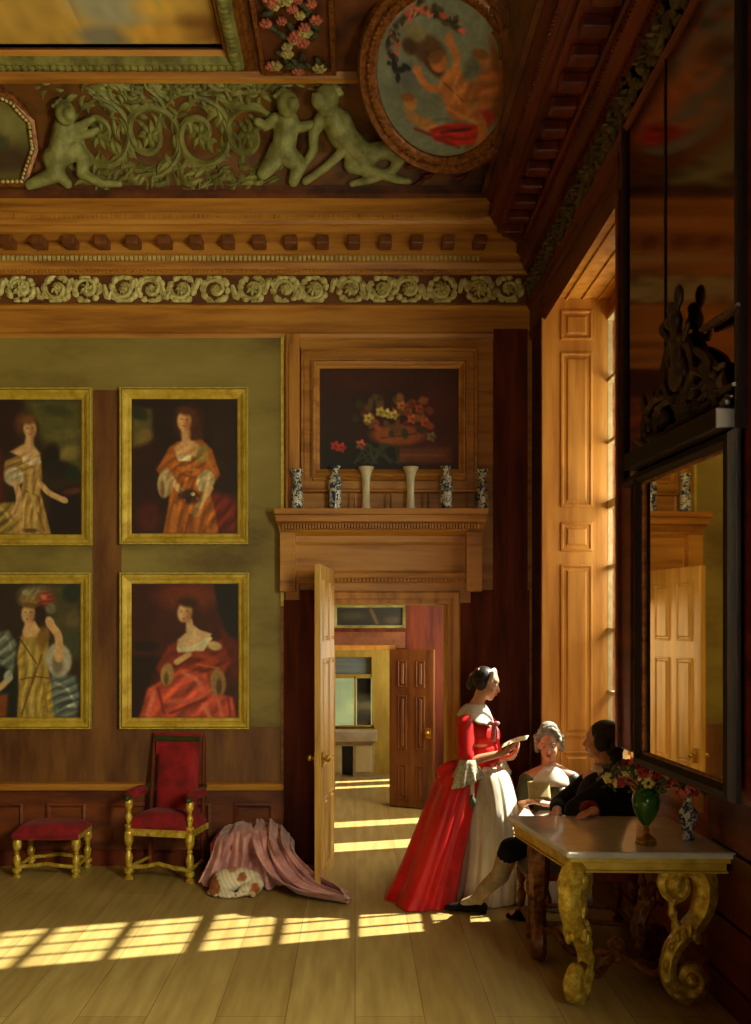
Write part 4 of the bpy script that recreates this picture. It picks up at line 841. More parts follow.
# armchair
def armchair():
    t = thing('armchair', 'high backed armchair in crimson velvet with gilt turned legs, against the wall', 'armchair', (X(157, 7.3)+.085, 7.295, 0), math.radians(-12))
    w, d = .245, .165
    for sx in (-1, 1):
        turned_leg(MB(), sx*w, -d, 0, .36).build('leg', gilt2, t, local=True)
        MB().chain([(sx*w*.9, d, 0), (sx*w*.9, d, .38), (sx*w*.88, d+.03, .7), (sx*w*.84, d+.055, 1.04)], [.02, .022, .02, .016]).build('back_post', redV, t, local=True)
        turned_leg(MB(), sx*w, -d, .36, .60, .026).build('arm_support', gilt2, t, local=True)
        MB().chain([(sx*w, -d-.03, .615), (sx*w, -.02, .625), (sx*w*.93, d+.02, .66)], [.022, .024, .02]).build('arm', darkgreen, t, local=True)
        cushion(MB(), sx*w-.035, sx*w+.035, -d+.0, d-.05, .635, .675, 8).build('arm_pad', redvel, t, local=True)
    MB().box(-w-.02, w+.02, -d-.015, -d+.015, .33, .385).box(-w-.02, w+.02, d-.015, d+.015, .33, .38).box(-w-.015, -w+.015, -d, d, .33, .38).box(w-.015, w+.015, -d, d, .33, .38).build('seat_rail', gilt2, t, smooth=False, local=True, bevel=.005)
    cushion(MB(), -w-.015, w+.015, -d-.02, d, .40, .50).build('seat', redvel, t, local=True)
    rows = []
    for i in range(13):
        v = i/12; row = []
        for j in range(13):
            u = j/12; e = ((1-abs(2*u-1)**5)*(1-abs(2*v-1)**6))**.5; z = .42+.58*v; row.append((-.175+.35*u, d+.0+.055*max(0, (z-.5))/.5-.055*e, z))
        rows.append(row)
    MB().grid(rows).box(-.18, .18, d+.02, d+.05, .90, 1.0).build('backrest', redvel, t, local=True)
    rows = []
    MB().box(-.2, .2, d+.03, d+.065, 1.0, 1.045).build('crest_rail', darkgreen, t, smooth=False, local=True, bevel=.008)
    MB().box(-.21, .21, d+.025, d+.07, 1.045, 1.07).build('crest_cap', redvel, t, smooth=False, local=True, bevel=.008)
    mb = MB().tube([(-w, -d, .09), (-w*.5, -d, .10), (0, -d, .125), (w*.5, -d, .10), (w, -d, .09)], .017, 8)
    for sx in (-1, 1): mb.tube([(sx*w, -d, .09), (sx*w*.9, d, .09)], .014, 8)
    mb.build('stretcher', gilt2, t, local=True)
    return t
armchair()

# ================================================================ PINK DRAPERY over the stool
ys = 7.22
def cp_(px, py, Y): return (X(px, Y), Y, max(Z(py, Y), .012))
def folds(k, amp, ph=0, ax=(0, 1, .3)):
    A = Vector(ax)
    def f(p, u, v):
        a = amp*(math.sin(k*2*PI*u+ph+1.6*v)+.45*math.sin((2.3*k)*2*PI*u+1.3+ph-2*v))*min(1, v*2.2+.25)
        q = p+A*(-abs(a) if False else a); q.z = max(q.z, .012+.012*(1+math.sin(k*2*PI*u+ph))); return q
    return f
t = thing('silk_drapery', 'length of dusty pink silk thrown over a stool and trailing across the floor', 'drapery', (X(255, 7.1), 7.1, 0))
mb = MB()
rows = [[cp_(224,827,7.40), cp_(238,822,7.42), cp_(256,822,7.42), cp_(276,824,7.4), cp_(290,834,7.36)],
        [cp_(216,841,7.02), cp_(234,833,7.00), cp_(254,833,7.00), cp_(274,836,7.0), cp_(290,845,7.0)],
        [cp_(210,860,6.96), cp_(230,855,6.97), cp_(254,856,6.96), cp_(278,858,6.96), cp_(294,864,6.97)],
        [cp_(197,888,6.93), cp_(222,892,6.93), cp_(254,894,6.90), cp_(282,892,6.88), cp_(306,888,6.90)]]
loft(mb, rows, 90, 40, folds(4, .045, .4))
rows = [[cp_(258,822,7.3), cp_(270,822,7.3), cp_(283,828,7.3), cp_(292,838,7.28)],
        [cp_(256,848,6.92), cp_(270,847,6.91), cp_(284,847,6.92), cp_(294,851,6.94)],
        [cp_(272,880,6.86), cp_(284,874,6.88), cp_(298,870,6.92), cp_(308,868,6.96)],
        [cp_(300,902,6.63), cp_(306,892,6.74), cp_(316,886,6.84), cp_(322,880,6.92)],
        [cp_(330,908,6.50), cp_(338,901,6.58), cp_(341,896,6.66), cp_(341,891,6.72)],
        [cp_(345,909,6.47), cp_(348,904,6.5), cp_(348,901,6.55), cp_(346,897,6.62)]]
def fz(p, u, v):
    a = math.sin(3*2*PI*u+2.0*v)+.4*math.sin(7*2*PI*u+1); q = p+Vector((-.02*a, -.042*a, .04*a)); q.z = max(q.z, .014)+.03*max(0, math.sin(2.5*2*PI*u+v*1.5))*min(1, v+.4)*(1 if v > .3 else v*3); return q
loft(mb, rows, 60, 70, fz)
o = mb.build('cloth', pinkcl, t, solid=.004)
# ================================================================ DOG
dx, dy = X(237, 6.78), 6.80
def dogpaint(p):
    x = p.x-dx; y = p.y-dy; z = p.z; c = np.array((216,202,170.)); n = .010*math.sin(90*x+50*z)+.008*math.sin(140*z-60*x+70*y)
    for (a, b, e, rx, ry, rz, col) in ((-.16, .0, .07, .055, .2, .07, (150,86,42)), (.13, -.09, .05, .038, .06, .045, (158,84,40)), (.035, -.02, .12, .035, .08, .03, (150,92,52)), (-.04, .05, .18, .05, .12, .03, (188,136,86))):
        d = math.sqrt(((x-a)/rx)**2+((y-b)/ry)**2+((z-e)/rz)**2)+n*9; w = min(1, max(0, (1.15-d)/.35)); c = c*(1-w)+np.array(col)*w
    return tuple(c*(1+.06*math.sin(200*x+130*z)))
t = tag(blob(MB().ell((dx-.07, dy+.02, .085), (.125, .12, .085)).ell((dx+.05, dy+.05, .08), (.12, .11, .08)).ell((dx-.01, dy+.06, .09), (.14, .11, .082)).ell((dx-.13, dy, .06), (.075, .09, .06)).ell((dx+.12, dy, .06), (.07, .085, .06))
  .cap((dx+.13, dy-.05, .05), .045, (dx+.085, dy-.085, .05), .045).ell((dx+.075, dy-.10, .052), (.05, .045, .042)).cap((dx+.06, dy-.12, .04), .028, (dx+.02, dy-.135, .028), .02).ell((dx+.012, dy-.138, .028), .012)
  .cap((dx+.10, dy-.12, .06), .018, (dx+.125, dy-.125, .03), .024).cap((dx+.05, dy-.10, .075), .014, (dx+.035, dy-.115, .05), .018)
  .chain([(dx-.10, dy-.07, .05), (dx-.04, dy-.12, .03), (dx+.01, dy-.13, .02)], [.035, .024, .018]).chain([(dx-.15, dy-.03, .03), (dx-.10, dy-.12, .022), (dx-.04, dy-.15, .018)], [.03, .02, .014])
  .chain([(dx-.17, dy+.02, .04), (dx-.19, dy-.06, .022), (dx-.14, dy-.12, .016)], [.024, .018, .01]),
  'dog', furm, None, .0065, 3, paint=dogpaint), 'small white and chestnut dog curled asleep on the floor before the pink drapery', 'dog')
mb = MB().ell((dx+.010, dy-.150, .030), (.006, .005, .005)); mb.build('nose', iron, t)
MB().tube([(dx+.055, dy-.148, .055), (dx+.065, dy-.147, .05), (dx+.075, dy-.145, .054)], .0025, 6).build('closed_eye', iron, t)

# ================================================================ MIRRORS on the pier
# upper plate: tall dark glass in a slim frame
UY0, UY1 = 3.44, 4.86
um = lambda u, v, h: (W-.012-h, u, v)
t = thing('overmirror', 'tall dim looking glass rising above the lower mirror to the ceiling, with thin dark frame', 'mirror', (W-.03, 4.15, 2.7))
umat = mirror_mat('old_looking_glass', (150,96,60), .09)
MB().box(W-.03, W-.014, UY0, UY1, 2.66, 5.0).build('glass', umat, t, smooth=False)
MB().ring(UY0, UY1, 2.66, 5.0, [(0, .0), (0, .035), (.02, .04), (.035, .02), (.035, 0)], um).build('frame', mframe, t, smooth=False)
MB().box(W-.035, W-.028, 4.245, 4.26, 2.66, 5.0).build('glazing_joint', mframe, t, smooth=False)
# lower mirror, canted slightly into the room at its far end
CA = math.radians(3.6); mo = Vector((W-.035, 3.475, 0)); L_ = .864
t = thing('pier_mirror', 'large looking glass over the marble table in a dark wooden frame, reflecting the open door', 'mirror', tuple(mo)+() , 0)
t.location = (mo.x, mo.y, 1.28); t.rotation_euler = (0, 0, CA)
pm = lambda u, v, h: (-h, u, v-1.28)
MB().box(-.012, 0, 0, L_, .0, 2.60-1.28).build('glass', mirror_mat('looking_glass', (226,196,140), .02), t, smooth=False, local=True)
MB().ring(.0, L_, 1.335, 2.57, [(0, .0), (0, .03), (.02, .05), (.045, .045), (.06, .02), (.06, 0)], pm).build('frame', mframe, t, smooth=False, local=True)
MB().ring(.0, L_, 1.335, 2.57, [(-.012, .012), (-.008, .022), (0, .024), (.004, .03)], pm).build('gilt_slip', giltd, t, smooth=False, local=True)
MB().prism([(0, 0), (1, 0), (1, 1), (0, 1)], 0, 1).map(lambda x, y, z: (-.09*x, -.05+(L_+.1)*y, 1.35+.075*z-.0)).build('top_moulding', mframe, t, smooth=False, local=True, bevel=.006)
# side battens closing the wedge behind the canted glass
MB().add([(0, .0, .0), (0, L_, 0), (.054, L_, 0), (0, 0, 1.34), (0, L_, 1.34), (.054, L_, 1.34)], [(0, 1, 2), (3, 5, 4), (0, 3, 4, 1), (1, 4, 5, 2), (0, 2, 5, 3)]).build('backing', mframe, t, smooth=False, local=True)
# carved crest standing on the lower mirror's top
t = thing('mirror_crest', 'dark carved openwork crest of scrolls and a plumed figure standing on the pier mirror', 'carved crest', (W-.05, 4.2, 2.78))
ck = lambda u, v, h: (W-.055-h, u, v)
def mz(px, py): Y = W*F/(px-CX); return (Y*.97, 1.92-(py-CY)*Y*.97/F)
mb = MB()
def cs(pts, w=.022, h=.03): rstroke(mb, cr([mz(*p) for p in pts], len(pts)*5), w, h, ck)
cs([(642,452),(652,440),(668,436),(690,420),(712,404),(734,388)], .02); cs([(640,458),(736,396)], .016)
cs([(648,448),(650,420),(660,400),(672,396)], .025); cs([(660,440),(664,412),(676,400),(684,420),(676,436)], .022)
cs([(672,400),(668,380),(674,350),(684,338),(694,350),(698,380),(690,404)], .026); cs([(684,430),(690,400),(700,372),(712,380),(708,402)], .02)
cs([(700,350),(714,362),(716,384),(726,390),(738,384)], .024); cs([(706,330),(720,322),(732,314),(742,304)], .016); cs([(704,400),(716,392),(722,402),(714,410)], .02)
cs([(676,345),(668,330),(672,318)], .02); cs([(656,430),(650,410),(646,392)], .016); cs([(640,440),(650,444),(660,450)], .02)
for (px, py, rr_) in ((686,372,.07), (668,420,.05), (700,410,.045), (718,396,.04), (652,440,.04)): 
    u, v = mz(px, py); rstroke(mb, spiral(u, v, rr_, 1.3, 0, 1, 20), .014, .03, ck); rosette(mb, u, v, rr_*.6, .03, ck, 6)
for k in range(26):
    rr_ = random.Random(k+5); px = rr_.uniform(645, 735); py = 455-(px-640)*.62-rr_.uniform(4, 40); u, v = mz(px, py); rleaf(mb, u, v, .09, .018, rr_.uniform(0, 6.28), .03, ck, 1)
mb.build('scrollwork', crestm, t)
mb = MB(); u, v = mz(684, 352); k_ = .62
B0 = Vector((W-.075, u, v)); bs = lambda a, b, c: B0+Vector((a*.5, b*k_, c*k_))
mb.ell(B0, (.022, .06, .08)).cap(bs(0, 0, .08), .03, bs(0, 0, .16), .022).ell(bs(0, .01, .22), (.028, .034, .04))
mb.chain([bs(0, .08, .08), bs(-.01, .16, 0), bs(0, .12, -.1)], [.018, .014, .011]).chain([bs(0, -.08, .08), bs(-.01, -.17, .04), bs(0, -.24, .12)], [.018, .014, .011])
mb.ell(bs(0, .06, .30), (.022, .07, .034), (.5, 0, 0)).ell(bs(0, -.05, .36), (.02, .034, .05)).ell(bs(0, .13, .24), (.02, .05, .03)).ell(bs(0, 0, -.16), (.026, .08, .07))
o = blob(mb, 'plumed_figure', crestm, t, .009, 3)
# ================================================================ CONSOLE TABLE
TZ = .79
A_ = Vector((X(567, 4.73), 4.73, 0)); B_ = Vector((X(737, 4.71), 4.71, 0)); D_ = Vector((X(507, 5.64), 5.64, 0)); E_ = Vector((1.845, 5.62, 0))
t = thing('console_table', 'carved gilt console table with a grey marble top and scrolled legs', 'table', tuple((A_+B_+D_+E_)/4))
def slab(mb, pts, z0, z1, inset=0):
    c = sum(pts, Vector((0, 0, 0)))/len(pts); q = [p+(c-p).normalized()*inset for p in pts]; n = len(q)
    return mb.add([(p.x, p.y, z0) for p in q]+[(p.x, p.y, z1) for p in q], [tuple(range(n)), tuple(range(2*n-1, n-1, -1))]+[(i, (i+1) % n, (i+1) % n+n, i+n) for i in range(n)])
tp = [A_, B_, E_, D_]
slab(MB(), tp, TZ-.035, TZ).build('table_top', marble, t, smooth=False, bevel=.01)
mb = slab(MB(), tp, TZ-.06, TZ-.035, .03); slab(mb, tp, TZ-.10, TZ-.06, .05); slab(mb, tp, TZ-.112, TZ-.10, .04); mb.build('apron', gold, t, smooth=False, bevel=.004); mb = MB()
for a, b in ():
    d = (b-a).normalized(); nrm = Vector((d.y, -d.x, 0)); nrm = nrm if nrm.dot((A_+B_+D_+E_)/4-a) < 0 else -nrm
    n = int((b-a).length/.07)
    for k in range(1, n): p = a+(b-a)*(k/n)-nrm*.035; mb.ell((p.x, p.y, TZ-.09), (.02, .02, .02), None, 8, 5)
def scroll_leg():
    """S-scroll in the (u,z) plane; belly to +u, foot scroll to +u, head volute to -u"""
    k = 1/570.0; Qp = lambda x, y: ((x-560)*k, 0, (608-y)*k)
    mb = MB()
    body = cr([Qp(*p) for p in ((530,235),(560,212),(600,214),(628,250),(630,300),(612,360),(572,405),(538,448),(522,500),(528,548),(560,582),(600,578),(618,548),(606,518),(580,512),(566,532),(574,552))], 70)
    mb.tube(body, lambda q: .060*(1-.62*max(0, (q-.6)/.4))*(.84+.16*math.sin(q*9)) if q > .04 else .04, 24, up=(0, 1, 0), fl=.07)
    vol = cr([Qp(*p) for p in ((600,216),(560,206),(524,224),(508,262),(524,298),(556,302),(576,276),(566,250),(544,250),(540,268))], 40)
    mb.tube(vol, lambda q: .034*(1-.5*q), 24, up=(0, 1, 0), fl=.08)
    mb.ell(Qp(545, 262), (.05, .045, .055)); mb.ell(Qp(590, 546), (.05, .042, .05))
    mb.tube(cr([Qp(*p) for p in ((540,302),(534,330),(540,362),(556,392),(580,408))], 16), lambda q: .02+.006*math.sin(q*20), 8, up=(0, 1, 0))
    for q in range(12):                              # acanthus collar and leaves down the back
        a = q*2*PI/12; c = Vector(Qp(576, 402)); mb.ell(c+Vector((.056*math.cos(a), .054*math.sin(a), .022*math.sin(3*a))), (.02, .02, .036), (0, 0, a), 8, 5)
    for i in range(6, 60, 4):
        p = Vector(body[i]); nx = Vector(body[i+1])-p; nn = Vector((nx.z, 0, -nx.x)).normalized()
        [mb.ell(p+nn*(.030-.0004*i)+Vector((0, sy_, 0)), (.020, .018, .034), (0, math.atan2(nx.x, nx.z), 0), 8, 5) for sy_ in (-.028, .028)] if i < 44 else None
    mb.lathe([(0, 0), (.036, 0), (.042, .02), (.03, .035), (.036, .05), (0, .055)], Qp(575, 608), 12)
    mb.box(-.03, .06, -.035, .035, .655, .692)
    for q in range(8): a = q*PI/4; mb.ell(Vector(Qp(568, 214))+Vector((.04*math.cos(a), .045*math.sin(a), -.01)), (.022, .02, .03), (0, 0, a), 8, 5)
    return mb
legs = [(Vector((X(579, 4.80), 4.83, 0)), -128, gilt2, 1), (Vector((X(688, 4.80), 4.83, 0)), 0, gilt2, 0), (Vector((X(537, 5.52), 5.47, 0)), -100, giltd, 0), (Vector((1.70, 5.45, 0)), 25, giltd, 0)]  # rear pair in darker gilt, under-table shade put into the colour
for p, a, m_, mir in legs:
    g = scroll_leg(); R = Matrix.Translation(p)@Matrix.Rotation(math.radians(a), 4, 'Z')@Matrix.Translation(Vector((-.026, 0, 0)))
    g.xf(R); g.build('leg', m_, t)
c0 = (legs[0][0]+legs[3][0])/2; mb = MB()
for p, *_ in legs:
    d = (c0-p); m1 = p+d*.45
    mb.tube(cr([p+Vector((0, 0, .13)), p+d*.2+Vector((0, 0, .18)), m1+Vector((0, 0, .09)), p+d*.8+Vector((0, 0, .13)), c0+Vector((0, 0, .13))], 20), .024, 8)
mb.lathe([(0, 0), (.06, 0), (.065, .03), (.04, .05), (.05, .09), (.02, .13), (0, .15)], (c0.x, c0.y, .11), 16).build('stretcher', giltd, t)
# vases of flowers on the marble
def bouquet(root, c, R, n, kinds, h0):
    r = random.Random(int(c[0]*100)); lf = MB(); st = MB()
    for i in range(n):
        a = r.uniform(0, 6.28); q = r.random()**.5; z = r.uniform(.0, 1); p = Vector((c[0]+R[0]*q*math.cos(a), c[1]+R[1]*q*math.sin(a), c[2]+R[2]*z*(1-.5*q)))
        st.tube([(c[0]+(p.x-c[0])*.12, c[1]+(p.y-c[1])*.12, h0), tuple((p+Vector((c[0], c[1], h0)))/2+Vector((0, 0, .02))), tuple(p)], .0025, 5)
        k = kinds[i % len(kinds)]; s = r.uniform(.018, .030); m_ = MB().ell(p, s*.6, None, 8, 5)
        for j in range(6): b = j*1.047; m_.ell(p+Vector((s*.75*math.cos(b), -.3*s, s*.75*math.sin(b))), (s*.5, s*.22, s*.5), (r.uniform(-.4, .4), 0, r.uniform(-.4, .4)), 8, 5)
        m_.build(k[0], k[1], root)
    for i in range(n*4):
        a = r.uniform(0, 6.28); q = r.random()**.5*1.12; z = r.uniform(-.15, 1.05); p = Vector((c[0]+R[0]*q*math.cos(a), c[1]+R[1]*q*math.sin(a), c[2]+R[2]*z*(1-.4*q)))
        lf.ell(p, (.008, .004, r.uniform(.015, .034)), (r.uniform(-1.5, 1.5), r.uniform(-1.5, 1.5), 0), 7, 5)
    lf.build('leaves', leafm, root); st.build('stems', stemm, root)
vy = 4.90; vx = X(646, vy)
t = thing('glass_urn', 'green glass urn on a gilt foot holding nothing but flower stems, on the marble table', 'vase', (vx, vy, TZ+.001))
t['label'] = 'green glass urn vase with gilt foot on the marble table'
MB().lathe([(0, 0), (.052, 0), (.056, .012), (.046, .022), (.05, .03), (.028, .045), (.014, .06), (.02, .075), (.014, .09), (.02, .10), (0, .10)], (0, 0, 0), 24).map(lambda x, y, z: (x, y, z)).build('foot', brassm, t, local=True)
MB().lathe([(.0, .10), (.02, .10), (.042, .13), (.066, .185), (.072, .225), (.066, .262), (.05, .28), (.042, .286), (.05, .294), (.044, .296), (.036, .284), (.045, .27), (.06, .225), (.05, .17), (.0, .115)], (0, 0, 0), 32).build('bowl', greeng, t, local=True)
t = thing('flower_bouquet', 'loose bouquet of red, pink and cream flowers in the green glass urn', 'flowers', (X(650, vy), vy, TZ+.27))
bouquet(t, (X(648, vy), vy, TZ+.30), (.23, .11, .17), 34, [('red_flower', pred), ('pink_flower', ppink), ('red_flower', pred), ('cream_flower', pcream)], TZ+.24)
wy = 5.0; wx = X(688, wy)
t = thing('porcelain_vase', 'small blue and white porcelain vase on the marble table, by the wall', 'vase', (wx, wy, TZ+.001))
MB().lathe([(0, 0), (.032, 0), (.034, .01), (.026, .03), (.034, .07), (.05, .12), (.046, .15), (.026, .175), (.018, .20), (.018, .225), (.028, .235), (.022, .236), (.013, .225)], (0, 0, 0), 24).build('body', delft, t, local=True)
t = thing('rose_posy', 'few pink and red roses with leaves in the small blue and white vase', 'flowers', (wx, wy, TZ+.22))
bouquet(t, (X(688, wy), wy, TZ+.25), (.09, .06, .15), 8, [('pink_rose', ppink), ('red_rose', pred)], TZ+.2)

# ================================================================ PEOPLE
def frame_of(f, up=(0, 0, 1)):
    f = Vector(f).normalized(); up = Vector(up); s = up.cross(f).normalized(); u = f.cross(s).normalized()
    return f, s, u               # forward, left, up
def head(mb, c, f, up=(0, 0, 1), k=1.0):
    f, s, u = frame_of(f, up); c = Vector(c); R = Matrix((f, s, u)).transposed()
    def q(a, b, d): return c+f*a*k+s*b*k+u*d*k
    mb.ell(q(-.008, 0, .03), (.094*k, .074*k, .088*k), R, 18, 12).ell(q(.022, 0, -.028), (.068*k, .060*k, .078*k), R, 16, 12)
    mb.ell(q(.052, 0, -.088), (.026*k, .026*k, .022*k), R, 12, 8).ell(q(.012, 0, -.065), (.05*k, .05*k, .045*k), R, 12, 8)
    mb.cap(q(.082, 0, .008), .009*k, q(.102, 0, -.026), .012*k).ell(q(.096, .008, -.03), .008*k).ell(q(.096, -.008, -.03), .008*k)
    mb.ell(q(.080, 0, -.053), (.014*k, .022*k, .007*k), R, 10, 6).ell(q(.078, 0, -.063), (.014*k, .018*k, .007*k), R, 10, 6)
    mb.ell(q(.062, 0, .04), (.028*k, .05*k, .018*k), R, 12, 8)
    for e in (1, -1): mb.ell(q(-.005, .074*e, -.01), (.016*k, .009*k, .028*k), R, 10, 6).ell(q(.058, .034*e, -.03), (.022*k, .022*k, .022*k), R)
    return q, R
def face_parts(root, q, R, k=1.0, brow=None):
    eye = M('eye_white', (222,214,196), rough=.3); ir = M('iris', (48,30,18), rough=.2); lip = M('lips', (186,70,62), rough=.4)
    for e in (1, -1):
        MB().ell(q(.077, .030*e, .008), (.010*k, .013*k, .007*k), R, 12, 8).build('eye', eye, root)
        MB().ell(q(.0865, .030*e, .008), (.003*k, .0058*k, .0058*k), R, 10, 6).build('iris', ir, root)
        MB().tube([q(.080, .014*e, .028), q(.086, .030*e, .033), q(.074, .046*e, .028)], .0028*k, 6).build('eyebrow', brow or hairb, root)
    MB().ell(q(.090, 0, -.053), (.007*k, .020*k, .0045*k), R, 12, 6).ell(q(.0885, 0, -.062), (.007*k, .015*k, .0055*k), R, 12, 6).build('lips', lip, root)
def hand(mb, w, d, palm_n, k=1.0, curl=.5, thumb=1):
    """wrist w, direction d to the fingertips, palm normal; five fingers, thumb side = thumb*(d x n)"""
    w = Vector(w); d = Vector(d).normalized(); n = Vector(palm_n); n = (n-d*n.dot(d)).normalized(); s = d.cross(n)*thumb
    mb.cap(w, .023*k, w+d*.03*k, .024*k); 
    for o in (-.022, -.008, .008, .022): mb.cap(w+d*.02*k+s*o*.7*k, .014*k, w+d*.078*k+s*o*k, .0125*k)
    for i, (o, L) in enumerate(((.026, .066), (.009, .074), (-.009, .069), (-.026, .054))):
        p = w+d*.080*k+s*o*k; a = 0; pts = [p]; dd = d
        for j, fr in enumerate((.45, .3, .25)):
            a += curl*(.5+.25*j); dd = (d*math.cos(a)+n*math.sin(a)); p = p+dd*L*fr*k; pts.append(p)
        mb.chain(pts, [.0095*k, .0088*k, .008*k, .007*k], 8)
    p = w+d*.028*k+s*.024*k; t1 = p+(d*.6+s*.7+n*.35).normalized()*.036*k; t2 = t1+(d*.85+s*.2+n*.5).normalized()*.028*k
    mb.chain([p, t1, t2], [.013*k, .0105*k, .0085*k], 8)
V = Vector
def person(label, loc): return thing('person', label, 'person', loc)
def sheet(name, label, c, u, v, w, h, m=paper, bend=.01, cat='letter'):
    c = V(c); u = V(u).normalized(); v = V(v).normalized(); n = u.cross(v); rows = []
    for i in range(9):
        rows.append([tuple(c+u*w*(j/8-.5)+v*h*(i/8-.5)+n*bend*math.cos(PI*(j/8-.5)*1.2)) for j in range(9)])
    o = thing(name, label, cat, tuple(c)); MB().grid(rows).build('page', m, o, solid=.0015); return o
# ---- the standing reader -----------------------------------------------------------
LY = 6.76
def lp(px, py, Y=LY): return V((X(px, Y), Y, Z(py, Y)))
P1 = person('woman in a scarlet silk gown and white petticoat standing and reading a letter aloud', (.78, LY, 0))
f1 = V((.90, -.34, -.22)); hc = lp(486, 684, LY)
body = MB(); q1, R1 = head(body, hc, f1, (.25, 0, 1), .98)
nb = lp(474, 709, LY+.01); body.chain([hc+V((-.025, .0, -.05)), lp(479, 700, LY), nb], [.048, .044, .055])
sN, sF = lp(466, 721, LY-.13), lp(488, 722, LY+.17)
ch = lp(479, 735); ws = lp(471, 768)
body.chain([nb+V((0, 0, -.02)), sN+V((0, 0, -.01))], [.055, .042]).chain([nb+V((0, 0, -.02)), sF+V((0, 0, -.01))], [.055, .042]).ell(ch, (.115, .16, .13)).cap(ch, .12, ws, .095).cap(ws, .1, ws+V((0, 0, -.12)), .14)
body.ell(ch+V((.085, -.05, .01)), (.055, .06, .06)).ell(ch+V((.10, .06, .01)), (.055, .06, .06))
eN = lp(466, 762, LY-.20); wN = lp(503, 753, LY-.20); eF = lp(494, 758, LY+.12); wF = lp(512, 757, LY-.04)
body.chain([sN+V((0, 0, -.02)), eN, wN], [.044, .036, .024]).chain([sF+V((0, 0, -.02)), eF, wF], [.044, .034, .024])
hN = (lp(518, 744, LY-.17)-wN); hand(body, wN, hN, (.2, .5, .8), .95, .35, 1); hand(body, wF, lp(520, 746, LY-.10)-wF, (-.2, -.4, .9), .95, .45, -1)
body.chain([ws+V((0, -.09, -.1)), V((.80, LY-.08, .45)), V((.78, LY-.06, .06))], [.09, .06, .04]).chain([ws+V((0, .09, -.1)), V((.82, LY+.08, .45)), V((.84, LY+.08, .06))], [.09, .06, .04])
for sy in (-.06, .08): body.cap(V((.80, LY+sy, .035)), .034, V((.95, LY+sy-.02, .03)), .026)
blob(body, 'body', skin, P1, .0072, 3)
face_parts(P1, q1, R1, .98)
hm = MB(); hm.ell(q1(-.030, 0, .040), (.088, .085, .084), R1, 18, 12).ell(q1(-.085, 0, .0), (.052, .058, .058), R1).ell(q1(-.02, .072, -.005), (.045, .02, .05), R1).ell(q1(-.02, -.072, -.005), (.045, .02, .05), R1).ell(q1(-.105, 0, -.03), (.038, .044, .04), R1)
for k in range(5): hm.tube([q1(.05-.02*k, -.05, .08-.005*k), q1(-.02-.02*k, -.085, .03), q1(-.07, -.05, -.02)], .009, 6)
blob(hm, 'hair', hairb, P1, .006, 2)
hb = MB(); hb.tube([q1(.045, .078, .02), q1(.035, .05, .095), q1(.03, 0, .118), q1(.035, -.05, .095), q1(.045, -.078, .02)], .010, 8, sq=1.6); hb.tube([q1(-.06, -.06, .09), q1(-.09, -.03, .075), q1(-.12, -.01, .03), q1(-.11, -.02, -.03)], .008, 6, sq=1.8)
hb.build('hair_ribbon', whitesilk, P1)
# bodice, sleeves, collar, bow
bd = MB(); bd.ell(ch+V((0, 0, .02)), (.125, .175, .13)).cap(ch, .128, ws, .105).cap(ws, .108, ws+V((-.01, 0, -.05)), .125).ell(ch+V((.085, -.05, -.0)), (.062, .068, .062)).ell(ch+V((.10, .06, -.0)), (.062, .068, .062)).ell(ch+V((-.07, 0, .04)), (.07, .15, .11))
bd.ell(ch+V((.01, 0, -.10)), (.125, .14, .10)).ell(ch+V((.03, -.02, -.16)), (.115, .12, .09)).ell(sN+V((0, .01, -.01)), (.066, .06, .058)).ell(sF+V((0, -.01, -.01)), (.066, .06, .058)).cap(sN+V((-.005, -.01, -.035)), .066, eN+V((0, 0, .05)), .058).cap(sF+V((0, 0, -.035)), .064, eF+V((0, 0, .05)), .055)
blob(bd, 'bodice', redsilk, P1, .009, 4)
cl = MB(); n = 40; rows = []
for i, (s_, dz, rx) in enumerate(((.055, .055, .062), (.09, .02, .10), (.115, -.02, .15), (.125, -.05, .178), (.130, -.065, .186))):
    rows.append([tuple(nb+V((-.0+(.85*s_+.02)*math.cos(2*PI*j/n)+.012, rx*math.sin(2*PI*j/n), dz-.03*math.cos(2*PI*j/n)*(i*.35)-.02+.004*math.sin(18*PI*j/n)*i*.4))) for j in range(n)])
cl.grid(rows, True).build('lace_collar', whitesilk, P1, solid=.005)
bw_ = MB(); bc = lp(494, 724, LY-.16)
for sg, L in ((1, .05), (-1, .05)): bw_.ell(bc+V((.018*sg, -.01*sg, .005)), (.024, .014, .016), (0, 0, .3*sg))
bw_.ell(bc, .012).tube([bc, bc+V((-.004, -.01, -.06)), bc+V((-.008, .0, -.12))], .011, 6, sq=1.6).tube([bc, bc+V((.014, -.005, -.05)), bc+V((.018, .005, -.10))], .010, 6, sq=1.6)
bw_.build('breast_bow', M('pink_bow', (214,130,130), (180,90,96), (30,30,30), .6), P1)
for nm, e, w_ in (('lace_cuff', eN, wN), ('lace_cuff', eF, wF)):
    d = V((0.12, -.02, -.99)); c = e+V((.015, 0, .02)); rows = []
    for i in range(7):
        q = i/6; rows.append([tuple(c+d*(.165*q)*(1-.25*math.cos(a_ := 2*PI*j/48)*q)+V((math.cos(a_)*(.055+.062*q)*(1+.16*q*math.sin(9*a_)), math.sin(a_)*(.05+.055*q)*(1+.16*q*math.sin(9*a_)), 0))+V((-.03*q, 0, 0))) for j in range(48)])
    MB().grid(rows, True).build(nm, lace, P1, solid=.004)
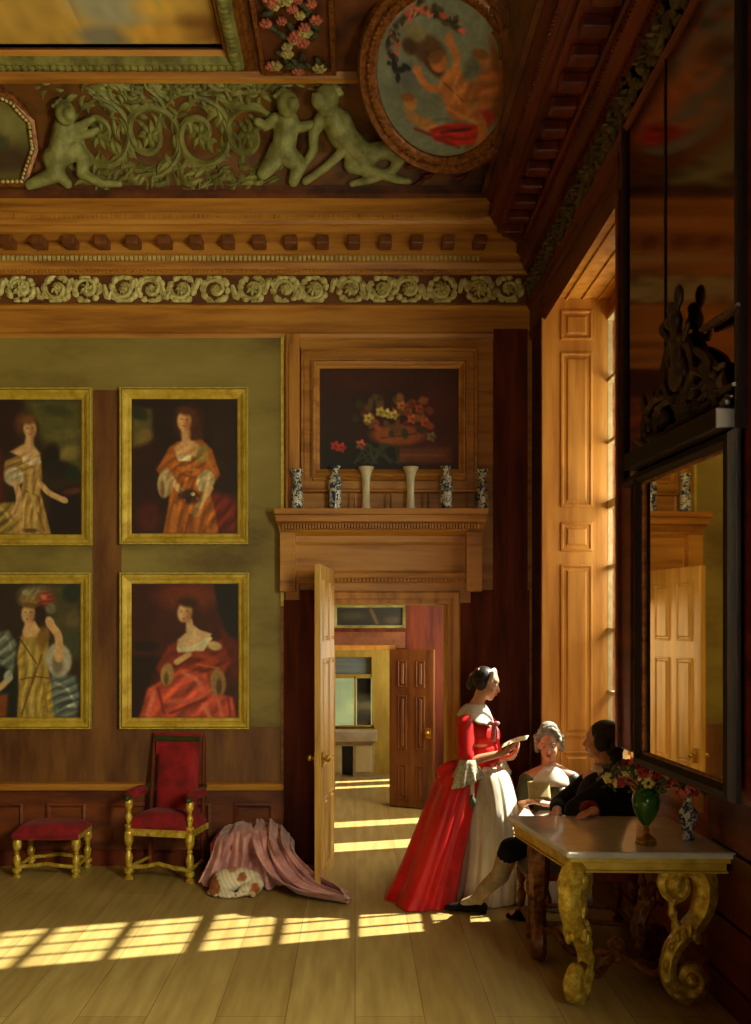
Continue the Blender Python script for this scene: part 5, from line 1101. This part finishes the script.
# petticoat and gown
skirt(MB(), [(.93, .885, LY, .115, .125), (.86, .93, LY-.01, .165, .19), (.62, .955, LY-.02, .20, .24), (.30, .955, LY-.03, .225, .27), (.006, .93, LY-.03, .25, .29)], .05, 13, 180, 26, 3, True).build('petticoat', whitesilk, P1)
skirt(MB(), [(.955, .815, LY, .115, .13), (.90, .775, LY-.01, .155, .19), (.76, .715, LY-.02, .165, .25), (.52, .64, LY-.03, .185, .29), (.25, .555, LY-.05, .21, .32), (.08, .50, LY-.06, .235, .34), (.006, .475, LY-.07, .25, .35)], .12, 6, 190, 30, 8, True).build('gown_skirt', redsilk, P1)
gd = MB(); gc0 = lp(452, 776, LY-.16)          # puffed drape looped up behind the hip
for a, b, c, r_ in ((-.03, 0, 0, .07), (-.08, .03, -.03, .07), (.03, -.02, .02, .06), (-.02, -.03, -.07, .06), (.06, -.01, -.04, .05), (-.10, .08, .03, .07), (-.04, .08, .06, .08), (.02, .12, .06, .07)): gd.ell(gc0+V((a*.8+.03, b, c*.8-.01)), (r_*.8, r_*.55, r_*.75))
blob(gd, 'gown_drape', redsilk, P1, .010, 6)
sheet('letter', 'open letter held up by the woman in scarlet', lp(514, 742, LY-.16), (.95, .0, .34), (.25, .9, .1), .20, .15)
pg = lp(472, 798, LY-.24)
t = thing('work_pouch', 'small green drawstring pouch hanging by a pale ribbon from the standing woman\'s wrist', 'pouch', tuple(pg))
blob(MB().ell(pg+V((0, 0, -.03)), (.028, .02, .04)).cap(pg+V((0, 0, -.01)), .02, pg+V((0, 0, .03)), .008), 'pouch', greencl, t, .005, 2)
MB().tube([pg+V((0, 0, .02)), pg+V((.002, 0, .1)), pg+V((.006, .02, .18))], .008, 6, sq=2).build('ribbon', whitesilk, t)
# ---- seated listener in green -------------------------------------------------------
GY = 6.84
def gp_(px, py, Y=GY): return V((X(px, Y), Y, Z(py, Y)))
stool('bench', 'dark upholstered stool under the seated woman in green in the window recess', (1.42, 6.84, 0), .42, .40, .44, 0, None, 'seat', greencl, giltd)
P2 = person('seated woman with powdered grey hair in a green dress, holding a folded paper', (1.38, GY, 0))
hc = gp_(549, 745); f2 = V((-.26, -1, -.14)); body = MB(); q2, R2 = head(body, hc, f2, (-.05, 0, 1), 1.0)
nb = gp_(550, 768); body.chain([hc+V((0, .02, -.06)), nb+V((0, .01, .02))], [.044, .048])
sL, sR = gp_(572, 777, GY), gp_(527, 778, GY); ch = gp_(549, 787); ws = gp_(549, 815)
body.chain([nb, sL], [.05, .045]).chain([nb, sR], [.05, .045]).ell(ch+V((0, 0, -.02)), (.15, .105, .12)).cap(ch, .115, ws, .10).ell(ws+V((0, 0, -.05)), (.16, .14, .12)).ell(ch+V((.06, -.08, -.02)), .055).ell(ch+V((-.06, -.08, -.02)), .055)
eR = gp_(517, 806, GY-.06); wR_ = gp_(528, 802, GY-.26); eL = gp_(578, 808, GY-.06); wL = gp_(548, 804, GY-.27)
body.chain([sR, eR, wR_], [.046, .034, .022]).chain([sL, eL, wL], [.046, .034, .022])
hand(body, wR_, V((.7, -.3, .2)), (.1, .2, .9), .95, .5, -1); hand(body, wL, V((-.8, -.2, .1)), (-.1, .2, .9), .95, .5, 1)
kn = [V((1.30, 6.46, .50)), V((1.46, 6.48, .50))]
for s_, kk in ((-1, kn[0]), (1, kn[1])):
    body.chain([ws+V((.08*s_, 0, -.08)), kk, kk+V((0, -.0, -.40)), ], [.085, .062, .04]).cap(kk+V((0, 0, -.44)), .034, kk+V((0, -.12, -.455)), .026)
blob(body, 'body', skin, P2, .0075, 3); face_parts(P2, q2, R2, 1.0, hairg)
hm = MB(); hm.ell(q2(-.025, 0, .055), (.095, .09, .09), R2, 18, 12).ell(q2(-.04, 0, .115), (.07, .065, .05), R2).ell(q2(-.06, 0, .01), (.07, .085, .07), R2)
for sg in (-1, 1):
    for k in range(4): hm.ell(q2(-.01-.01*k, .088*sg, .06-.035*k), (.024, .024, .022), R2)
for k in range(9): a = PI*(k/8); hm.ell(q2(.035, .075*math.cos(a), .045+.085*math.sin(a)), (.024, .022, .02), R2)
blob(hm, 'hair', hairg, P2, .006, 2)
bd = MB().ell(ch+V((0, 0, -.01)), (.162, .120, .115)).ell(sR+V((0, 0, -.01)), (.06, .06, .052)).ell(sL+V((0, 0, -.01)), (.06, .06, .052)).cap(ch+V((0, 0, -.02)), .12, ws, .108).ell(ch+V((.06, -.085, -.035)), .062).ell(ch+V((-.06, -.085, -.035)), .062).cap(sR+V((0, 0, -.03)), .058, eR, .052).cap(sL+V((0, 0, -.03)), .058, eL, .052)
blob(bd, 'dress_bodice', greencl, P2, .009, 4)
rows = []
for i, (ra, dz) in enumerate(((.062, .02), (.105, -.01), (.14, -.045), (.155, -.075))): rows.append([tuple(nb+V((ra*.92*math.cos(2*PI*j/40), ra*.85*math.sin(2*PI*j/40), dz+.012*i*math.sin(2*PI*j/40)-.005*i*abs(math.sin(2*PI*j/20))))) for j in range(40)])
MB().grid(rows, True).build('lace_collar', whitesilk, P2, solid=.005)
for e in (eR, eL):
    rows = [[tuple(e+V((math.cos(a)*(.05+.04*q/5)*(1+.12*math.sin(8*a)), -.03-.02*q+math.sin(a)*(.045+.03*q/5), -.015*q+.03)) ) for a in [2*PI*j/40 for j in range(40)]] for q in range(6)]
    MB().grid(rows, True).build('lace_cuff', whitesilk, P2, solid=.004)
mb = MB(); n = 60; rows = []
secs = [(GY+.02, .60, .16, .0), (GY-.10, .60, .19, .0), (6.60, .585, .215, 0), (6.46, .55, .225, 0), (6.385, .42, .235, 0), (6.36, .20, .245, 0), (6.35, .006, .255, 0)]
S = cr(secs, 34)
for i, (yy, zz, hw, _) in enumerate(S):
    t_ = i/33; row = []
    for j in range(n+1):
        u = -1+2*j/n; xx = 1.38-.02*t_+hw*1.02*math.sin(u*PI/2*.98); side = 1-math.cos(u*PI/2*.98)
        fo = .014*math.sin(13*u+2)+.008*math.sin(23*u); drop = side*(.16 if t_ < .5 else .16*(1-(t_-.5)*2)); yo = side*.22*min(1, t_*1.6)
        row.append((xx+fo*.5, yy+yo+fo*t_*-1.2, max(zz-drop*(.6+.4*t_)+fo*(1-t_)*.6, .006)))
    rows.append(row)
mb.grid(rows); mb.build('skirt', whitesilk, P2, solid=.006)
sheet('folded_paper', 'cream folded paper held on the lap of the seated woman in green', gp_(539, 790, GY-.30), (1, -.1, .05), (0, .45, .9), .15, .13, M('cream_paper', (206,182,116), (186,158,92), (20,20,20), .7), .006, 'paper')
# ---- seated man in black ------------------------------------------------------------
MY = 6.0
def mp_(px, py, Y=MY): return V((X(px, Y), Y, Z(py, Y)))
stool('bench', 'dark upholstered bench under the man in black, gilt legs behind the table', (1.40, 6.02, 0), .70, .42, .44, 0, None, 'seat', greencl, giltd)
P3 = person('seated man in a black coat with dark hair, seen from behind, one leg stretched out', (1.5, MY, 0))
hc = mp_(601, 741); f3 = V((-.93, .35, .02)); body = MB(); q3, R3 = head(body, hc, f3, (0, 0, 1), 1.02)
nb = mp_(606, 771); ch = mp_(602, 800); hp = V((1.52, MY, .53))
body.chain([hc+V((.02, 0, -.06)), nb], [.055, .06])
sN, sF = mp_(612, 784, MY-.17), mp_(588, 782, MY+.17)
body.chain([nb, sN], [.065, .062]).chain([nb, sF], [.065, .06]).ell(ch, (.13, .19, .16)).cap(ch, .145, hp, .14).ell(hp, (.17, .18, .12))
eN = mp_(576, 812, MY-.24); wN = V((1.41, 5.60, .825)); eF = mp_(560, 806, MY+.20); wF = mp_(556, 812, MY-.02)
body.chain([sN, eN, wN], [.055, .042, .028]).chain([sF, eF, wF], [.055, .042, .028])
hand(body, wN, V((-.6, -.5, -.05)), (0, 0, -1), 1.0, .3, -1); hand(body, wF, V((-.3, -.8, 0)), (0, 0, -1), 1.0, .4, 1)
k1 = V((X(511, 6.16), 6.16, Z(849, 6.16))); a1 = V((X(478, 6.32), 6.32, .10)); t1 = V((X(450, 6.36), 6.36, .035))
k2 = V((1.18, 6.10, .48)); a2 = V((1.16, 6.16, .10)); t2 = V((1.02, 6.18, .035))
body.chain([hp+V((-.02, .09, -.01)), k1, k1*.55+a1*.45+V((.03, 0, -.02)), a1], [.095, .062, .056, .036]).cap(a1+V((.02, 0, -.05)), .03, t1+V((.03, 0, 0)), .024)
body.chain([hp+V((-.02, -.05, -.01)), k2, k2*.6+a2*.4+V((.02, 0, 0)), a2], [.095, .062, .054, .036]).cap(a2+V((.02, 0, -.05)), .03, t2, .026)
blob(body, 'body', skin, P3, .0075, 3); face_parts(P3, q3, R3, 1.02, hairk)
hm = MB().ell(q3(-.03, 0, .045), (.105, .092, .092), R3, 18, 12).ell(q3(-.075, 0, -.02), (.07, .075, .08), R3).ell(q3(-.09, 0, -.09), (.045, .05, .06), R3).ell(q3(-.01, -.078, .0), (.05, .024, .06), R3).ell(q3(-.01, .078, .0), (.05, .024, .06), R3)
blob(hm, 'hair', hairk, P3, .007, 2)
bd = MB().ell(ch+V((.0, 0, .01)), (.155, .215, .17)).ell(ch+V((.03, 0, .07)), (.12, .20, .10)).cap(ch, .168, hp, .165).ell(hp+V((.02, 0, -.02)), (.20, .22, .11)).cap(sN+V((0, 0, -.02)), .085, eN+V((0, 0, .01)), .072).cap(sF+V((0, 0, -.02)), .082, eF, .07).cap(eN, .072, eN*.35+wN*.65, .055).cap(eF, .068, eF*.45+wF*.55, .055)
bd.ell(nb+V((.02, 0, -.035)), (.10, .12, .06)).ell(ch+V((.07, -.02, -.06)), (.15, .21, .20)).ell(hp+V((.08, 0, .08)), (.16, .2, .2)).cap(hp+V((0, .1, -.02)), .14, hp+V((.0, .18, -.10)), .12).cap(ch+V((-.08, -.05, 0)), .09, hp+V((-.12, -.02, .06)), .10)
blob(bd, 'coat', coatm, P3, .010, 4)
br = MB().cap(hp+V((-.02, .09, -.01)), .112, k1, .078).cap(k1, .078, k1*.88+a1*.12, .068).cap(hp+V((-.02, -.05, -.01)), .112, k2, .078).cap(k2, .078, k2*.88+a2*.12, .068)
blob(br, 'breeches', blackcl, P3, .009, 3)
st = MB().chain([k1*.86+a1*.14, k1*.55+a1*.45+V((.03, 0, -.02)), k1*.2+a1*.8, a1], [.064, .062, .046, .041]).cap(a1, .038, a1*.5+t1*.5+V((0, 0, -.005)), .03)
st.chain([k2*.86+a2*.14, k2*.55+a2*.45+V((.03, 0, 0)), a2], [.062, .06, .041])
blob(st, 'stocking', stocking, P3, .007, 3)
for a_, t_ in ((a1, t1), (a2, t2)):
    sm = MB().chain([a_+V((.03, 0, -.058)), a_*.5+t_*.5+V((0, 0, -.028)), t_+V((.0, 0, -.003))], [.036, .035, .026]).ell(t_+V((-.012, 0, -.006)), (.03, .022, .02)).box(a_.x+.01, a_.x+.055, a_.y-.025, a_.y+.025, .002, .03)
    o = blob(sm, 'shoe', blackcl, P3, .006, 2)
MB().box(t1.x+.075, t1.x+.11, t1.y-.035, t1.y-.02, .055, .08).build('shoe_buckle', brassm, P3)
rows = [[tuple(nb+V(((.07+.012*i)*math.cos(2*PI*j/32), (.07+.012*i)*math.sin(2*PI*j/32), .045-.02*i))) for j in range(32)] for i in range(3)]
MB().grid(rows, True).build('white_neckcloth', whitesilk, P3, solid=.006)
mb = MB(); d_ = (wN-eN).normalized(); mb.tube([eN*.35+wN*.65, eN*.15+wN*.85], .062, 16); mb.build('red_cuff', redvel, P3)
# ================================================================ LIGHT AND CAMERA
def area(name, loc, size, rot, energy, col, spread=PI):
    l = bpy.data.lights.new(name, 'AREA'); l.shape = 'RECTANGLE'; l.size, l.size_y = size; l.energy = energy; l.color = col; l.spread = spread
    o = bpy.data.objects.new(name, l); C.objects.link(o); o.location = loc; o.rotation_euler = rot; return o
sun = bpy.data.lights.new('sun', 'SUN'); sun.energy = 21; sun.angle = math.radians(.6); sun.color = (1, .96, .88)
so = bpy.data.objects.new('sun', sun); C.objects.link(so)
so.rotation_euler = Vector((-1, -SUNK, -.98)).to_track_quat('-Z', 'Y').to_euler()
# fill lamp in the added opening, out of view past the right edge
area('fill_near_opening', (1.62, 2.1, 2.5), (1.3, 3.2), (0, math.radians(90), math.radians(0)), 620, (1, .93, .60))
area('daylight_recess_window', (2.75, 6.55, 2.8), (1.2, 3.2), (0, math.radians(90), 0), 108, (1, .93, .78))
area('daylight_second_room', (1.45, 9.0, 1.9), (1.8, 1.6), (0, math.radians(90), 0), 66, (1, .93, .72))
area('daylight_third_room', (1.25, 11.2, 1.6), (1.2, 1.5), (0, math.radians(90), 0), 32, (1, .9, .7))
# fill lamp added at the solid wall behind the camera, no window there
area('fill_rear_wall', (.9, YN+.05, 1.5), (1.2, 1.4), (math.radians(90), 0, 0), 36, (1, .92, .74))
w = bpy.data.worlds.new('sky'); bpy.context.scene.world = w; w.use_nodes = True; nt = w.node_tree; bg = nt.nodes['Background']
tc = nt.nodes.new('ShaderNodeTexCoord'); sp = nt.nodes.new('ShaderNodeSeparateXYZ'); nt.links.new(tc.outputs['Generated'], sp.inputs[0])
rp = ramp(nt, [(0, (206,208,186)), (.03, (222,220,196)), (.5, (170,190,206))]); nt.links.new(sp.outputs['Z'], rp.inputs['Fac']); nt.links.new(rp.outputs['Color'], bg.inputs['Color']); bg.inputs['Strength'].default_value = 1.0
cam = bpy.data.cameras.new('camera'); co = bpy.data.objects.new('camera', cam); C.objects.link(co)
cam.sensor_width = 36; cam.lens = F*36/1024; co.location = (0, 0, H); co.rotation_euler = (PI/2, 0, 0)
cam.shift_x = (375.5-CX)/1024; cam.shift_y = -(512-CY)/1024; cam.clip_start = .05
s = bpy.context.scene; s.camera = co
s.view_settings.view_transform = 'Standard'; s.view_settings.look = 'None'; s.view_settings.gamma = 1; s.view_settings.exposure = 0; s.view_settings.use_curve_mapping = False
s.cycles.max_bounces = 8; s.cycles.use_denoising = True
